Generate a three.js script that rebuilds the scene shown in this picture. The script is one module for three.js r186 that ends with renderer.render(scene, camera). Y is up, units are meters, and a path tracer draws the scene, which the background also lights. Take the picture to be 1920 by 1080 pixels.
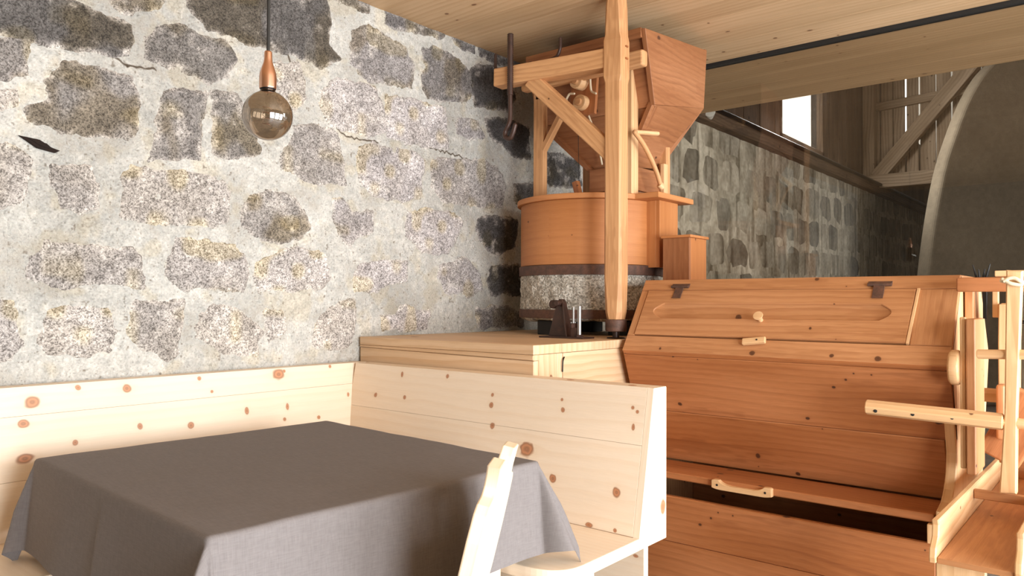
import * as THREE from 'three';
import { RoundedBoxGeometry } from 'three/addons/geometries/RoundedBoxGeometry.js';
import { mergeGeometries } from 'three/addons/utils/BufferGeometryUtils.js';
import { RectAreaLightUniformsLib } from 'three/addons/lights/RectAreaLightUniformsLib.js';

// ------------------------------------------------------------------ camera, sky, daylight, exposure
// x runs away from the stone wall, z towards the viewer, y up; metres.
const scene = new THREE.Scene();
const renderer = new THREE.WebGLRenderer({ antialias: true });
renderer.toneMapping = THREE.LinearToneMapping;
renderer.toneMappingExposure = 0.66;
renderer.shadowMap.enabled = true;
RectAreaLightUniformsLib.init();

const camera = new THREE.PerspectiveCamera(41.56, 16 / 9, 0.05, 60);
camera.position.set(3.016, 1.25, 2.42);
camera.rotation.order = 'YXZ';
camera.rotation.set(THREE.MathUtils.degToRad(1.08), THREE.MathUtils.degToRad(39.7), THREE.MathUtils.degToRad(0.25));

const SKY = 5.0;
scene.background = new THREE.Color(0.93, 0.97, 1.0);
scene.backgroundIntensity = SKY;

// daylight through the tall windows of the room's right-hand wall (outside the frame) and the hall's windows, one of them added
const DAY = [0.94, 0.975, 1.0];
function daylight(x, y, z, w, h, towards, intensity) {
  const l = new THREE.RectAreaLight(new THREE.Color(...DAY), intensity, w, h);
  l.position.set(x, y, z); l.lookAt(...towards);
  l.name = 'window_daylight'; scene.add(l);
}
const WZ = [-1.05, 0.55, 2.15], WW = 1.3, WY0 = 0.15, WY1 = 1.95, XR = 5.2;
WZ.forEach((z, i) => daylight(XR - 0.02, (WY0 + WY1) / 2, z, WW, WY1 - WY0, [XR - 3, (WY0 + WY1) / 2 - 0.1, z], [24, 26, 37][i]));
daylight(6.95, 2.3, -4.6, 2.2, 1.9, [0, 1.9, -4.9], 13);   // added window, out of view, that brightens the hall's stone wall
daylight(-0.12, 3.75, -7.02, 1.25, 1.05, [2, 3.2, -7.0], 60);

// ------------------------------------------------------------------ noise and textures
function rng(seed) { let a = seed >>> 0; return () => { a = (a + 0x6D2B79F5) | 0; let t = Math.imul(a ^ (a >>> 15), 1 | a); t = (t + Math.imul(t ^ (t >>> 7), 61 | t)) ^ t; return ((t ^ (t >>> 14)) >>> 0) / 4294967296; }; }
function hash(x, y, s) { let h = Math.imul(x, 374761393) ^ Math.imul(y, 668265263) ^ Math.imul(s, 1274126177); h = Math.imul(h ^ (h >>> 13), 1274126177); return ((h ^ (h >>> 16)) >>> 0) / 4294967296; }
function vn(x, y, s, px, py) {               // value noise, periodic when px and py are given
  let xi = Math.floor(x), yi = Math.floor(y); const fx = x - xi, fy = y - yi;
  let x1 = xi + 1, y1 = yi + 1;
  if (px) { xi = ((xi % px) + px) % px; x1 = ((x1 % px) + px) % px; yi = ((yi % py) + py) % py; y1 = ((y1 % py) + py) % py; }
  const u = fx * fx * (3 - 2 * fx), v = fy * fy * (3 - 2 * fy);
  const a = hash(xi, yi, s), b = hash(x1, yi, s), c = hash(xi, y1, s), d = hash(x1, y1, s);
  return a + (b - a) * u + (c - a) * v + (a - b - c + d) * u * v;
}
const fbm = (x, y, s, n = 4) => { let r = 0, a = 0.5, t = 0; for (let k = 0; k < n; k++) { r += a * vn(x, y, s + k); t += a; x *= 2.03; y *= 2.03; a *= 0.5; } return r / t; };
const sst = (a, b, x) => { const t = Math.min(1, Math.max(0, (x - a) / (b - a))); return t * t * (3 - 2 * t); };
const lerp = (a, b, t) => a + (b - a) * t;
function dataTex(w, h, px, mw, mh, srgb = true) {
  const t = new THREE.DataTexture(px, w, h, THREE.RGBAFormat);
  t.wrapS = t.wrapT = THREE.RepeatWrapping; t.magFilter = THREE.LinearFilter; t.minFilter = THREE.LinearMipmapLinearFilter; t.generateMipmaps = true;
  if (srgb) t.colorSpace = THREE.SRGBColorSpace;
  t.repeat.set(1 / mw, 1 / mh); t.needsUpdate = true; return t;
}
function paint(w, h, mw, mh, fn) {
  const px = new Uint8Array(w * h * 4), c = [0, 0, 0];
  for (let j = 0; j < h; j++) for (let i = 0; i < w; i++) {
    fn(i / w, j / h, c); const o = (j * w + i) * 4;
    px[o] = Math.max(0, Math.min(255, c[0])); px[o + 1] = Math.max(0, Math.min(255, c[1])); px[o + 2] = Math.max(0, Math.min(255, c[2])); px[o + 3] = 255;
  }
  return dataTex(w, h, px, mw, mh);
}
// flat-sawn softwood: growth lines along u that flow round knots
function woodTex({ W = 1536, H = 512, mw = 2.4, mh = 0.6, base, late, knot, rings = 26, amp = 0.5, nk = 9, kr = [0.006, 0.016], seed = 1, tone = 10, fibre = 7, knots, stain = 0, stainCol = [60, 40, 25], nails = 0 }) {
  const R = rng(seed), K = [];
  if (knots) for (const [x, y, r, e] of knots) K.push([x, y, r, e || 1]);
  else for (let k = 0; k < nk; k++) K.push([R() * mw, R() * mh, lerp(kr[0], kr[1], R() ** 1.4), 0.8 + R() * 1.0]);
  for (let k = 0; k < nails; k++) K.push([R() * mw, R() * mh, 0.0028, 1]);
  const wrap = (d, p) => d - p * Math.round(d / p);
  return paint(W, H, mw, mh, (s, t, c) => {
    const x = s * mw, y = t * mh;
    let warp = 0.05 * (vn(s * 5, t * 3, seed, 5, 3) - 0.5) + 0.012 * (vn(s * 16, t * 9, seed + 1, 16, 9) - 0.5), kin = 0, kc = 0, halo = 0;
    for (const [kx, ky, r, e] of K) {
      const dx = wrap(x - kx, mw), dy = wrap(y - ky, mh);
      if (Math.abs(dx) > 9 * r || Math.abs(dy) > 6 * r) continue;
      const g = Math.exp(-(dx * dx) / (9 * r * r) - Math.abs(dy) / (1.6 * r));
      warp -= Math.sign(dy) * r * 0.9 * g * Math.min(1, Math.abs(dy) / (0.6 * r));
      const wob = 1 + 0.4 * (vn(s * 150, t * 40, seed + 9, 150, 40) - 0.5), d = Math.hypot(dx / (r * e), dy / r) * wob;
      if (d < 1.25) { const q = 0.92 * (1 - sst(0.7, 1.25, d)); if (q > kin) { kin = q; kc = d; } }
      halo = Math.max(halo, 0.55 * Math.exp(-Math.max(0, d - 1) * 1.1));
    }
    const rr = (y + warp) / mh * rings, p = rr - Math.floor(rr), rk = hash(((Math.floor(rr) % rings) + rings) % rings, 7, seed);
    let l = sst(0.25, 0.88, p) * (1 - sst(0.9, 1.0, p)) * (0.35 + 0.9 * rk) * amp;
    const f = (vn(s * 28, t * 300, seed + 3, 28, 300) - 0.5) * fibre + (vn(s * 90, t * 620, seed + 5, 90, 620) - 0.5) * fibre;
    const b = (vn(s * 4, t * 5, seed + 4, 4, 5) - 0.5) * 2 * tone;
    l = Math.min(1, l + halo * 0.5);
    for (let k = 0; k < 3; k++) c[k] = lerp(base[k], late[k], l) + f + b;
    if (stain) { const q = sst(0.56, 0.72, vn(s * 7, t * 6, seed + 20, 7, 6) * 0.65 + vn(s * 40, t * 60, seed + 21, 40, 60) * 0.35) * stain; for (let k = 0; k < 3; k++) c[k] = lerp(c[k], stainCol[k], q); }
    if (kin > 0) { const rg = 0.96 + 0.07 * Math.cos(kc * 11) - 0.14 * sst(0.6, 0.95, kc) - 0.12 * (1 - sst(0.1, 0.4, kc)); for (let k = 0; k < 3; k++) c[k] = lerp(c[k], knot[k] * rg, kin); }
  });
}
const std = (o) => new THREE.MeshStandardMaterial(o);
function woodMat(o, rough = 0.6, bump = 0.0005) { const map = woodTex(o); return std({ map, roughness: rough, bumpMap: bump ? map : null, bumpScale: bump }); }
const M = {};
M.bench = woodMat({ base: [241, 222, 199], late: [228, 200, 168], knot: [190, 128, 90], rings: 20, amp: 0.22, nk: 18, kr: [0.006, 0.021], seed: 11, tone: 5, fibre: 4 }, 0.5, 0.0002);
M.benchReturn = woodMat({ base: [241, 222, 199], late: [228, 200, 168], knot: [190, 128, 90], rings: 16, amp: 0.22, seed: 12, tone: 5, fibre: 4, W: 1536, mw: 2.0, mh: 0.6, knots: [[0.63, 0.564, 0.0127], [0.63, 0.527, 0.009], [0.90, 0.469, 0.0075], [0.90, 0.429, 0.011], [1.25, 0.479, 0.006], [1.26, 0.441, 0.009], [1.56, 0.477, 0.007], [1.58, 0.465, 0.006], [1.57, 0.412, 0.011, 0.5], [0.92, 0.348, 0.013], [1.11, 0.279, 0.027, 1.2], [1.25, 0.189, 0.015], [1.53, 0.184, 0.016], [1.43, 0.057, 0.008, 1.8], [1.54, 0.058, 0.007], [0.34, 0.516, 0.012, 0.6], [0.18, 0.412, 0.010], [0.38, 0.417, 0.009]] }, 0.5, 0.0002);
M.benchWall = woodMat({ base: [241, 222, 199], late: [228, 200, 168], knot: [196, 134, 94], rings: 16, amp: 0.2, seed: 14, tone: 5, fibre: 4, W: 2048, mw: 3.6, mh: 0.6, knots: [[1.48, 0.496, 0.018, 1.3], [1.33, 0.533, 0.010], [1.16, 0.517, 0.016], [0.87, 0.531, 0.008], [0.82, 0.475, 0.007], [0.50, 0.523, 0.021, 1.3], [0.67, 0.382, 0.016, 0.6], [0.47, 0.380, 0.015, 0.55], [0.31, 0.314, 0.008], [0.11, 0.320, 0.010], [1.51, 0.426, 0.013, 1.4], [1.12, 0.370, 0.012, 0.8], [0.92, 0.350, 0.012], [1.35, 0.342, 0.009], [1.51, 0.310, 0.017, 1.5], [0.49, 0.326, 0.007], [0.13, 0.401, 0.010, 0.6], [0.47, 0.535, 0.007], [0.22, 0.541, 0.007], [2.1, 0.5, 0.015], [2.6, 0.35, 0.018]] }, 0.5, 0.0002);
M.platform = woodMat({ base: [222, 190, 154], late: [200, 158, 116], knot: [140, 90, 60], rings: 18, amp: 0.4, nk: 9, seed: 23, tone: 10, fibre: 6, nails: 5 }, 0.55);
M.ceiling = woodMat({ base: [198, 166, 128], late: [170, 132, 92], knot: [120, 80, 50], rings: 14, amp: 0.34, nk: 10, kr: [0.004, 0.011], seed: 31, tone: 12, fibre: 7, W: 2048, mw: 3.2 }, 0.6, 0.0003);
M.floor = woodMat({ base: [128, 118, 108], late: [104, 92, 80], knot: [90, 60, 40], rings: 14, amp: 0.5, nk: 8, seed: 37, W: 1024 }, 0.5, 0.0003);
M.chest = woodMat({ base: [188, 134, 90], late: [154, 98, 60], knot: [92, 54, 32], rings: 20, amp: 0.36, nk: 14, kr: [0.005, 0.012], seed: 41, tone: 12, fibre: 9, stain: 0.16, stainCol: [128, 76, 40], nails: 10 }, 0.5, 0.0007);
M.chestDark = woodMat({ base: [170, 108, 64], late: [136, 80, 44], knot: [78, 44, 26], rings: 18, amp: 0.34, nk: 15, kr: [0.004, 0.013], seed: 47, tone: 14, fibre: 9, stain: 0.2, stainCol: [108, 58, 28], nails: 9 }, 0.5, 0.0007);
M.tub = woodMat({ base: [186, 122, 70], late: [158, 94, 48], knot: [88, 50, 28], rings: 14, amp: 0.25, nk: 6, kr: [0.005, 0.009], seed: 53, tone: 12, fibre: 6, nails: 8 }, 0.55, 0.0004);
M.crane = woodMat({ base: [206, 156, 108], late: [172, 118, 74], knot: [92, 56, 32], rings: 22, amp: 0.4, nk: 8, kr: [0.004, 0.009], seed: 59, tone: 10, fibre: 8, stain: 0.25, stainCol: [150, 100, 60] }, 0.6, 0.0007);
M.hopper = woodMat({ base: [156, 103, 65], late: [122, 74, 42], knot: [84, 48, 28], rings: 18, amp: 0.35, nk: 12, kr: [0.004, 0.011], seed: 61, tone: 14, fibre: 9, stain: 0.2, stainCol: [118, 66, 34] }, 0.6, 0.0006);
M.light = woodMat({ base: [224, 184, 138], late: [198, 150, 102], knot: [110, 70, 40], rings: 16, amp: 0.5, nk: 6, kr: [0.003, 0.008], seed: 67, tone: 9, fibre: 7, stain: 0.15, stainCol: [160, 110, 66] }, 0.55, 0.0005);
M.hall = woodMat({ base: [104, 84, 66], late: [72, 54, 40], knot: [44, 32, 24], rings: 16, amp: 0.6, nk: 6, seed: 71, tone: 16, fibre: 12, stain: 0.4, stainCol: [64, 52, 44], W: 1024 }, 0.8, 0.0008);
M.beam = woodMat({ base: [150, 128, 104], late: [112, 90, 68], knot: [70, 54, 40], rings: 14, amp: 0.6, nk: 6, seed: 73, tone: 16, fibre: 12, W: 1024 }, 0.8, 0.001);
M.chair = woodMat({ base: [244, 224, 194], late: [232, 204, 166], knot: [196, 130, 86], rings: 16, amp: 0.35, nk: 4, kr: [0.004, 0.009], seed: 79, tone: 4, fibre: 4, W: 1024 }, 0.45, 0.0002);

// granite: pale and dark crystals a few millimetres across
const granite = paint(1024, 1024, 0.9, 0.9, (s, t, c) => {
  const a = vn(s * 256, t * 256, 101, 256, 256), b = vn(s * 128, t * 128, 102, 128, 128), d = vn(s * 420, t * 420, 103, 420, 420), e = vn(s * 12, t * 12, 104, 12, 12), g = vn(s * 40, t * 40, 105, 40, 40);
  let v = 176 + (a - 0.5) * 56 + (d - 0.5) * 44 + (e - 0.5) * 26 + (g - 0.5) * 34;
  if (a * 0.6 + b * 0.5 < 0.42) v -= 32;
  if (b > 0.72) v += 26;
  const w = sst(0.55, 0.8, vn(s * 9, t * 9, 108, 9, 9)) * 16;
  c[0] = v + 4 + w * 0.3; c[1] = v - 1; c[2] = v - 4 - w;
});
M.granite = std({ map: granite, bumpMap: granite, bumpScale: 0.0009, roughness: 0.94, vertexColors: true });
// lime mortar, mapped once over the room's wall: u = z, v = y in metres
const WZ0 = -2.4, WZ1 = 4.6, WYB = 0.0, WYT = 2.85;
const CRACKS = [[1.19, 2.22, 1.1, 2.175], [1.1, 2.175, 0.99, 2.185], [0.14, 2.13, 0.02, 2.075], [0.02, 2.075, -0.17, 2.08], [0.38, 2.41, 0.36, 2.36], [-0.5, 2.12, -0.95, 2.09]];
function mortarCol(z, y, c) {
  const f = fbm(z * 3, y * 3, 201, 4), g = vn(z * 45, y * 45, 205), h = vn(z * 150, y * 150, 206), q = fbm(z * 11 + 3, y * 11, 207, 3), w = vn(z * 260, y * 260, 209);
  let v = 189 + (f - 0.5) * 52 + (g - 0.5) * 22 + (h - 0.5) * 26 + (w - 0.5) * 22;
  const grit = vn(z * 210, y * 210, 218); if (grit > 0.78) v -= (grit - 0.78) * 190;
  const ochre = sst(0.52, 0.72, q) * 0.8, grime = sst(0.5, 0.68, fbm(z * 7, y * 7 + 9, 211, 5));
  let r = v - 1, gg = v - 2 - ochre * 5 - 2 * g, b = v - 7 - ochre * 14 - 4 * g;
  const spot = vn(z * 70, y * 70, 213) * 0.7 + vn(z * 190, y * 190, 214) * 0.3; if (spot > 0.8) { const k = sst(0.8, 0.88, spot) * 0.55; r = lerp(r, 92, k); gg = lerp(gg, 80, k); b = lerp(b, 66, k); }
  const k2 = grime * 0.38 * sst(0.35, 0.7, g * 0.5 + h * 0.5); r = lerp(r, 134, k2); gg = lerp(gg, 127, k2); b = lerp(b, 116, k2);
  for (const [x0, y0, x1, y1] of CRACKS) {
    const dx = x1 - x0, dy = y1 - y0, L = dx * dx + dy * dy, u = Math.max(0, Math.min(1, ((z - x0) * dx + (y - y0) * dy) / L));
    const d = Math.hypot(z - x0 - dx * u, y - y0 - dy * u + (vn(z * 60, y * 20, 216) - 0.5) * 0.016);
    if (d < 0.006) { const k = (1 - sst(0.002, 0.006, d)) * 0.85; r = lerp(r, 66, k); gg = lerp(gg, 54, k); b = lerp(b, 42, k); }
  }
  c[0] = r; c[1] = gg; c[2] = b;
}
const mortarMap = paint(2048, 832, WZ1 - WZ0, WYT - WYB, (s, t, c) => mortarCol(WZ0 + s * (WZ1 - WZ0), WYB + t * (WYT - WYB), c));
const pits = paint(1024, 1024, 0.8, 0.8, (s, t, c) => { const a = vn(s * 60, t * 60, 221, 60, 60), b = vn(s * 180, t * 180, 222, 180, 180), d = vn(s * 400, t * 400, 223, 400, 400), e = vn(s * 100, t * 100, 224, 100, 100); const v = 90 + a * 60 + b * 50 + d * 40 - (e > 0.8 ? (e - 0.8) * 400 : 0); c[0] = c[1] = c[2] = v; });
M.mortar = std({ map: mortarMap, bumpMap: pits, bumpScale: 0.007, roughness: 0.95 });
const hallMap = paint(1024, 512, 4, 2, (s, t, c) => {
  const f = vn(s * 8, t * 5, 231, 8, 5), g = vn(s * 60, t * 20, 232, 60, 20), h = vn(s * 160, t * 90, 233, 160, 90), st = vn(s * 70, t * 4, 235, 70, 4);
  const v = 178 + (f - 0.5) * 70 + (g - 0.5) * 36 + (h - 0.5) * 30 - sst(0.55, 0.85, st) * 44; c[0] = v + 4; c[1] = v - 5; c[2] = v - 22;
});
M.hallMortar = std({ map: hallMap, bumpMap: hallMap, bumpScale: 0.006, roughness: 0.95 });
const millMap = paint(512, 512, 0.5, 0.5, (s, t, c) => { const a = vn(s * 60, t * 60, 241, 60, 60), b = vn(s * 130, t * 130, 242, 130, 130), d = vn(s * 14, t * 14, 243, 14, 14); const v = 168 + (a - 0.5) * 80 + (b - 0.5) * 70 + (d - 0.5) * 40; c[0] = v + 5; c[1] = v - 1; c[2] = v - 12; });
M.millstone = std({ map: millMap, bumpMap: millMap, bumpScale: 0.008, roughness: 0.95 });
const rustMap = paint(256, 256, 0.3, 0.3, (s, t, c) => { const a = vn(s * 14, t * 14, 251, 14, 14), b = vn(s * 60, t * 60, 252, 60, 60), v = a * 0.6 + b * 0.4; c[0] = 78 + v * 44; c[1] = 60 + v * 26; c[2] = 52 + v * 18; });
M.rust = std({ map: rustMap, bumpMap: rustMap, bumpScale: 0.0008, roughness: 0.62, metalness: 0.35 });
M.iron = std({ map: rustMap, color: 0xb4b2b4, bumpMap: rustMap, bumpScale: 0.0005, roughness: 0.45, metalness: 0.25 });
M.steel = std({ color: 0xa8a6a4, roughness: 0.3, metalness: 0.9 });
const weave = paint(512, 512, 0.16, 0.16, (s, t, c) => {
  const x = s * 128, y = t * 128, wv = 0.5 + 0.5 * Math.cos(x * Math.PI * 2) * Math.cos(y * Math.PI * 2), a = vn(s * 128, t * 10, 261, 128, 10), b = vn(s * 10, t * 128, 262, 10, 128);
  const v = 116 + (wv - 0.5) * 12 + (a - 0.5) * 8 + (b - 0.5) * 8; c[0] = v; c[1] = v - 6; c[2] = v - 7;
});
M.cloth = std({ map: weave, bumpMap: weave, bumpScale: 0.0003, roughness: 0.95, side: THREE.DoubleSide });
const plasterMap = paint(512, 512, 2, 2, (s, t, c) => { const a = vn(s * 6, t * 6, 271, 6, 6), b = vn(s * 40, t * 40, 272, 40, 40), d = vn(s * 160, t * 160, 273, 160, 160), v = 196 + (a - 0.5) * 26 + (b - 0.5) * 18 + (d - 0.5) * 14; c[0] = v + 2; c[1] = v - 6; c[2] = v - 18; });
M.plaster = std({ map: plasterMap, bumpMap: plasterMap, bumpScale: 0.01, roughness: 0.95 });
M.taupe = std({ map: plasterMap, color: new THREE.Color().setRGB(0.42, 0.37, 0.31), bumpMap: plasterMap, bumpScale: 0.006, roughness: 0.95 });
M.dark = std({ color: 0x1c1a18, roughness: 0.7 });
M.blackMetal = std({ color: 0x23211f, roughness: 0.45, metalness: 0.6 });
M.copper = std({ color: 0xdcae94, roughness: 0.28, metalness: 1.0 });
M.cord = std({ color: 0x26231f, roughness: 0.85 });
M.white = std({ color: 0xe8e6e0, roughness: 0.5 });
M.rope = std({ color: 0xe2d2b4, roughness: 0.9 });
M.smoked = new THREE.MeshPhysicalMaterial({ color: 0xb8ab9c, roughness: 0.01, transmission: 1, thickness: 0, ior: 2.3, specularIntensity: 1, metalness: 0 });
M.glass = new THREE.MeshPhysicalMaterial({ color: 0xf4f2ee, roughness: 0.0, transmission: 1, thickness: 0, ior: 1.5 });
M.rot = std({ map: rustMap, color: 0x5c5046, roughness: 0.95, bumpMap: rustMap, bumpScale: 0.004 });

// ------------------------------------------------------------------ builders
const used = {};
function numbered(n) { used[n] = (used[n] ?? -1) + 1; return used[n] ? n + '_' + String(used[n]).padStart(3, '0') : n; }
function thing(name, label, category, base = [0, 0, 0], group) {
  const g = new THREE.Group(); g.name = numbered(name); g.position.set(...base); g.userData = { label, category }; if (group) g.userData.group = group;
  scene.add(g); return g;
}
function shell(name) { const g = new THREE.Group(); g.name = numbered(name); g.userData = { kind: 'structure' }; scene.add(g); return g; }
function worldBase(p) { const v = new THREE.Vector3(); for (let o = p; o && o !== scene; o = o.parent) v.add(o.position); return v; }
// puts a geometry given in world coordinates under parent
function put(name, geo, mat, parent, label) {
  const b = worldBase(parent); geo.translate(-b.x, -b.y, -b.z);
  const m = new THREE.Mesh(geo, mat); m.name = name; m.castShadow = m.receiveShadow = true; if (label) m.userData.label = label;
  parent.add(m); return m;
}
let uvn = 0;
function woodUV(geo, g = 0, off) {           // grain along local axis g (0 x, 1 y, 2 z), uv in metres
  if (geo.index) geo = geo.toNonIndexed();
  const p = geo.attributes.position, n = geo.attributes.normal, uv = new Float32Array(p.count * 2); uvn++;
  const o = off || [hash(uvn, 3, 5) * 2.4, hash(uvn, 4, 5) * 0.6], A = new THREE.Vector3(), fn = new THREE.Vector3(), B = new THREE.Vector3(), C = new THREE.Vector3();
  for (let i = 0; i < p.count; i += 3) {
    A.fromBufferAttribute(p, i); B.fromBufferAttribute(p, i + 1).sub(A); C.fromBufferAttribute(p, i + 2).sub(A); fn.crossVectors(B, C);
    const f = [Math.abs(fn.x), Math.abs(fn.y), Math.abs(fn.z)], oth = [0, 1, 2].filter(k => k !== g);
    for (let k = 0; k < 3; k++) {
      const q = [p.getX(i + k), p.getY(i + k), p.getZ(i + k)];
      let u, v;
      if (f[g] > f[oth[0]] && f[g] > f[oth[1]]) { u = q[oth[0]] * 0.35; v = q[oth[1]]; } else { u = q[g]; v = f[oth[0]] > f[oth[1]] ? q[oth[1]] : q[oth[0]]; }
      uv[(i + k) * 2] = u + o[0]; uv[(i + k) * 2 + 1] = v + o[1];
    }
  }
  geo.setAttribute('uv', new THREE.BufferAttribute(uv, 2)); return geo;
}
const V = (a) => new THREE.Vector3(...a);
function box(name, parent, mat, c, s, grain = 0, r = 0.003, opt = {}) {   // axis-aligned board, optional turn
  let g = new RoundedBoxGeometry(s[0], s[1], s[2], 1, Math.min(r, 0.45 * Math.min(...s)));
  g = woodUV(g, grain, opt.off);
  if (opt.rot) g.applyMatrix4(new THREE.Matrix4().makeRotationFromEuler(new THREE.Euler(...opt.rot)));
  g.translate(...c); return put(name, g, mat, parent, opt.label);
}
function timber(name, parent, mat, a, b, w, h, up = [0, 1, 0], r = 0.004, opt = {}) {   // squared timber from a to b; h measured along up
  const A = V(a), B = V(b), X = B.clone().sub(A), L = X.length(); X.normalize();
  const Z = X.clone().cross(V(up)).normalize(), Y = Z.clone().cross(X);
  let g = woodUV(new RoundedBoxGeometry(L, h, w, 1, Math.min(r, 0.45 * Math.min(w, h))), 0, opt.off);
  g.applyMatrix4(new THREE.Matrix4().makeBasis(X, Y, Z).setPosition(A.add(B).multiplyScalar(0.5)));
  return put(name, g, mat, parent, opt.label);
}
function plate(name, parent, mat, pts, th, grain, opt = {}) {   // board with the outline pts (seen from outside, anticlockwise); goes th inwards
  const P = pts.map(V), n = new THREE.Vector3();
  for (let i = 0; i < P.length; i++) { const a = P[i], b = P[(i + 1) % P.length]; n.x += (a.y - b.y) * (a.z + b.z); n.y += (a.z - b.z) * (a.x + b.x); n.z += (a.x - b.x) * (a.y + b.y); }
  n.normalize(); const o = P[0].clone(), u = V(grain).addScaledVector(n, -V(grain).dot(n)).normalize(), v = n.clone().cross(u);
  const sh = new THREE.Shape(P.map(p => { const d = p.clone().sub(o); return new THREE.Vector2(d.dot(u), d.dot(v)); }));
  for (const hole of opt.holes || []) sh.holes.push(new THREE.Path(hole.map(p => { const d = V(p).sub(o); return new THREE.Vector2(d.dot(u), d.dot(v)); })));
  const bv = opt.bevel ?? Math.min(0.003, th * 0.2);
  let g = new THREE.ExtrudeGeometry(sh, { depth: th - 2 * bv, bevelEnabled: bv > 0, bevelThickness: bv, bevelSize: bv, bevelOffset: -bv, bevelSegments: 1, curveSegments: 10 });
  g.translate(0, 0, -th + bv); g = woodUV(g, 0, opt.off);
  g.applyMatrix4(new THREE.Matrix4().makeBasis(u, v, n).setPosition(o)); return put(name, g, mat, parent, opt.label);
}
function tube(name, parent, mat, pts, r, opt = {}) {
  const c = opt.straight ? new THREE.CurvePath() : new THREE.CatmullRomCurve3(pts.map(V), false, 'catmullrom', opt.tension ?? 0.4);
  if (opt.straight) for (let i = 0; i + 1 < pts.length; i++) c.add(new THREE.LineCurve3(V(pts[i]), V(pts[i + 1])));
  const g = new THREE.TubeGeometry(c, opt.seg || pts.length * 6, r, opt.sides || 10, false);
  if (opt.raw) return g;
  return put(name, mergeGeometries([g, ...[pts[0], pts[pts.length - 1]].map(p => { const s = new THREE.SphereGeometry(r, 8, 6); s.translate(...p); return s; })]), mat, parent, opt.label);
}
function rod(name, parent, mat, a, b, r0, r1 = r0, sides = 14, opt = {}) {   // round or faceted bar with closed ends, grain along it
  const A = V(a), B = V(b), L = A.distanceTo(B), Y = B.clone().sub(A).normalize(), e = Math.min(r0, r1) * 0.12;
  let g = new THREE.LatheGeometry([[0.0001, -L / 2], [r0 - e, -L / 2], [r0, -L / 2 + e], [r1, L / 2 - e], [r1 - e, L / 2], [0.0001, L / 2]].map(p => new THREE.Vector2(...p)), sides);
  if (sides <= 8) { g = g.toNonIndexed(); g.computeVertexNormals(); }
  g = woodUV(g, 1); g.applyMatrix4(new THREE.Matrix4().compose(A.add(B).multiplyScalar(0.5), new THREE.Quaternion().setFromUnitVectors(new THREE.Vector3(0, 1, 0), Y), new THREE.Vector3(1, 1, 1)));
  return put(name, g, mat, parent, opt.label);
}
function lathe(name, parent, mat, pts, at, seg = 48, opt = {}) {   // profile [r, y] turned about a vertical axis; u runs round, in metres
  const g = new THREE.LatheGeometry(pts.map(p => new THREE.Vector2(...p)), seg), p = g.attributes.position, uv = g.attributes.uv, rm = Math.max(...pts.map(q => q[0]));
  for (let i = 0; i < p.count; i++) { const w = Math.hypot(p.getX(i), p.getZ(i)); uv.setXY(i, uv.getX(i) * 2 * Math.PI * rm + (opt.u || 0), p.getY(i) + (rm - w)); }
  g.translate(...at); return put(name, g, mat, parent, opt.label);
}

// ------------------------------------------------------------------ setting: stone wall
const XW = -0.05;
const wall = shell('wall_left');
const mortarRelief = (z, y) => (fbm(z * 5, y * 5, 301, 3) - 0.5) * 0.016 + (fbm(z * 36, y * 36, 305, 2) - 0.5) * 0.006;
{
  const nz = 560, ny = 232, g = new THREE.PlaneGeometry(WZ1 - WZ0, WYT - WYB, nz, ny), p = g.attributes.position, uv = g.attributes.uv;
  for (let i = 0; i < p.count; i++) {
    const z = WZ1 - (p.getX(i) + (WZ1 - WZ0) / 2), y = p.getY(i) + (WYT + WYB) / 2;
    p.setXYZ(i, XW + mortarRelief(z, y), y, z); uv.setXY(i, z - WZ0, y - WYB);
  }
  g.computeVertexNormals(); put('mortar', g, M.mortar, wall);
  put('core', new THREE.BoxGeometry(0.34, 3.1, 7.2).translate(XW - 0.2, 1.5, 1.0), M.plaster, wall);
}
function segDist(px, py, ax, ay, bx, by) { const dx = bx - ax, dy = by - ay, t = Math.max(0, Math.min(1, ((px - ax) * dx + (py - ay) * dy) / (dx * dx + dy * dy))); return Math.hypot(px - ax - dx * t, py - ay - dy * t); }
let stoneN = 0;
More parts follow.
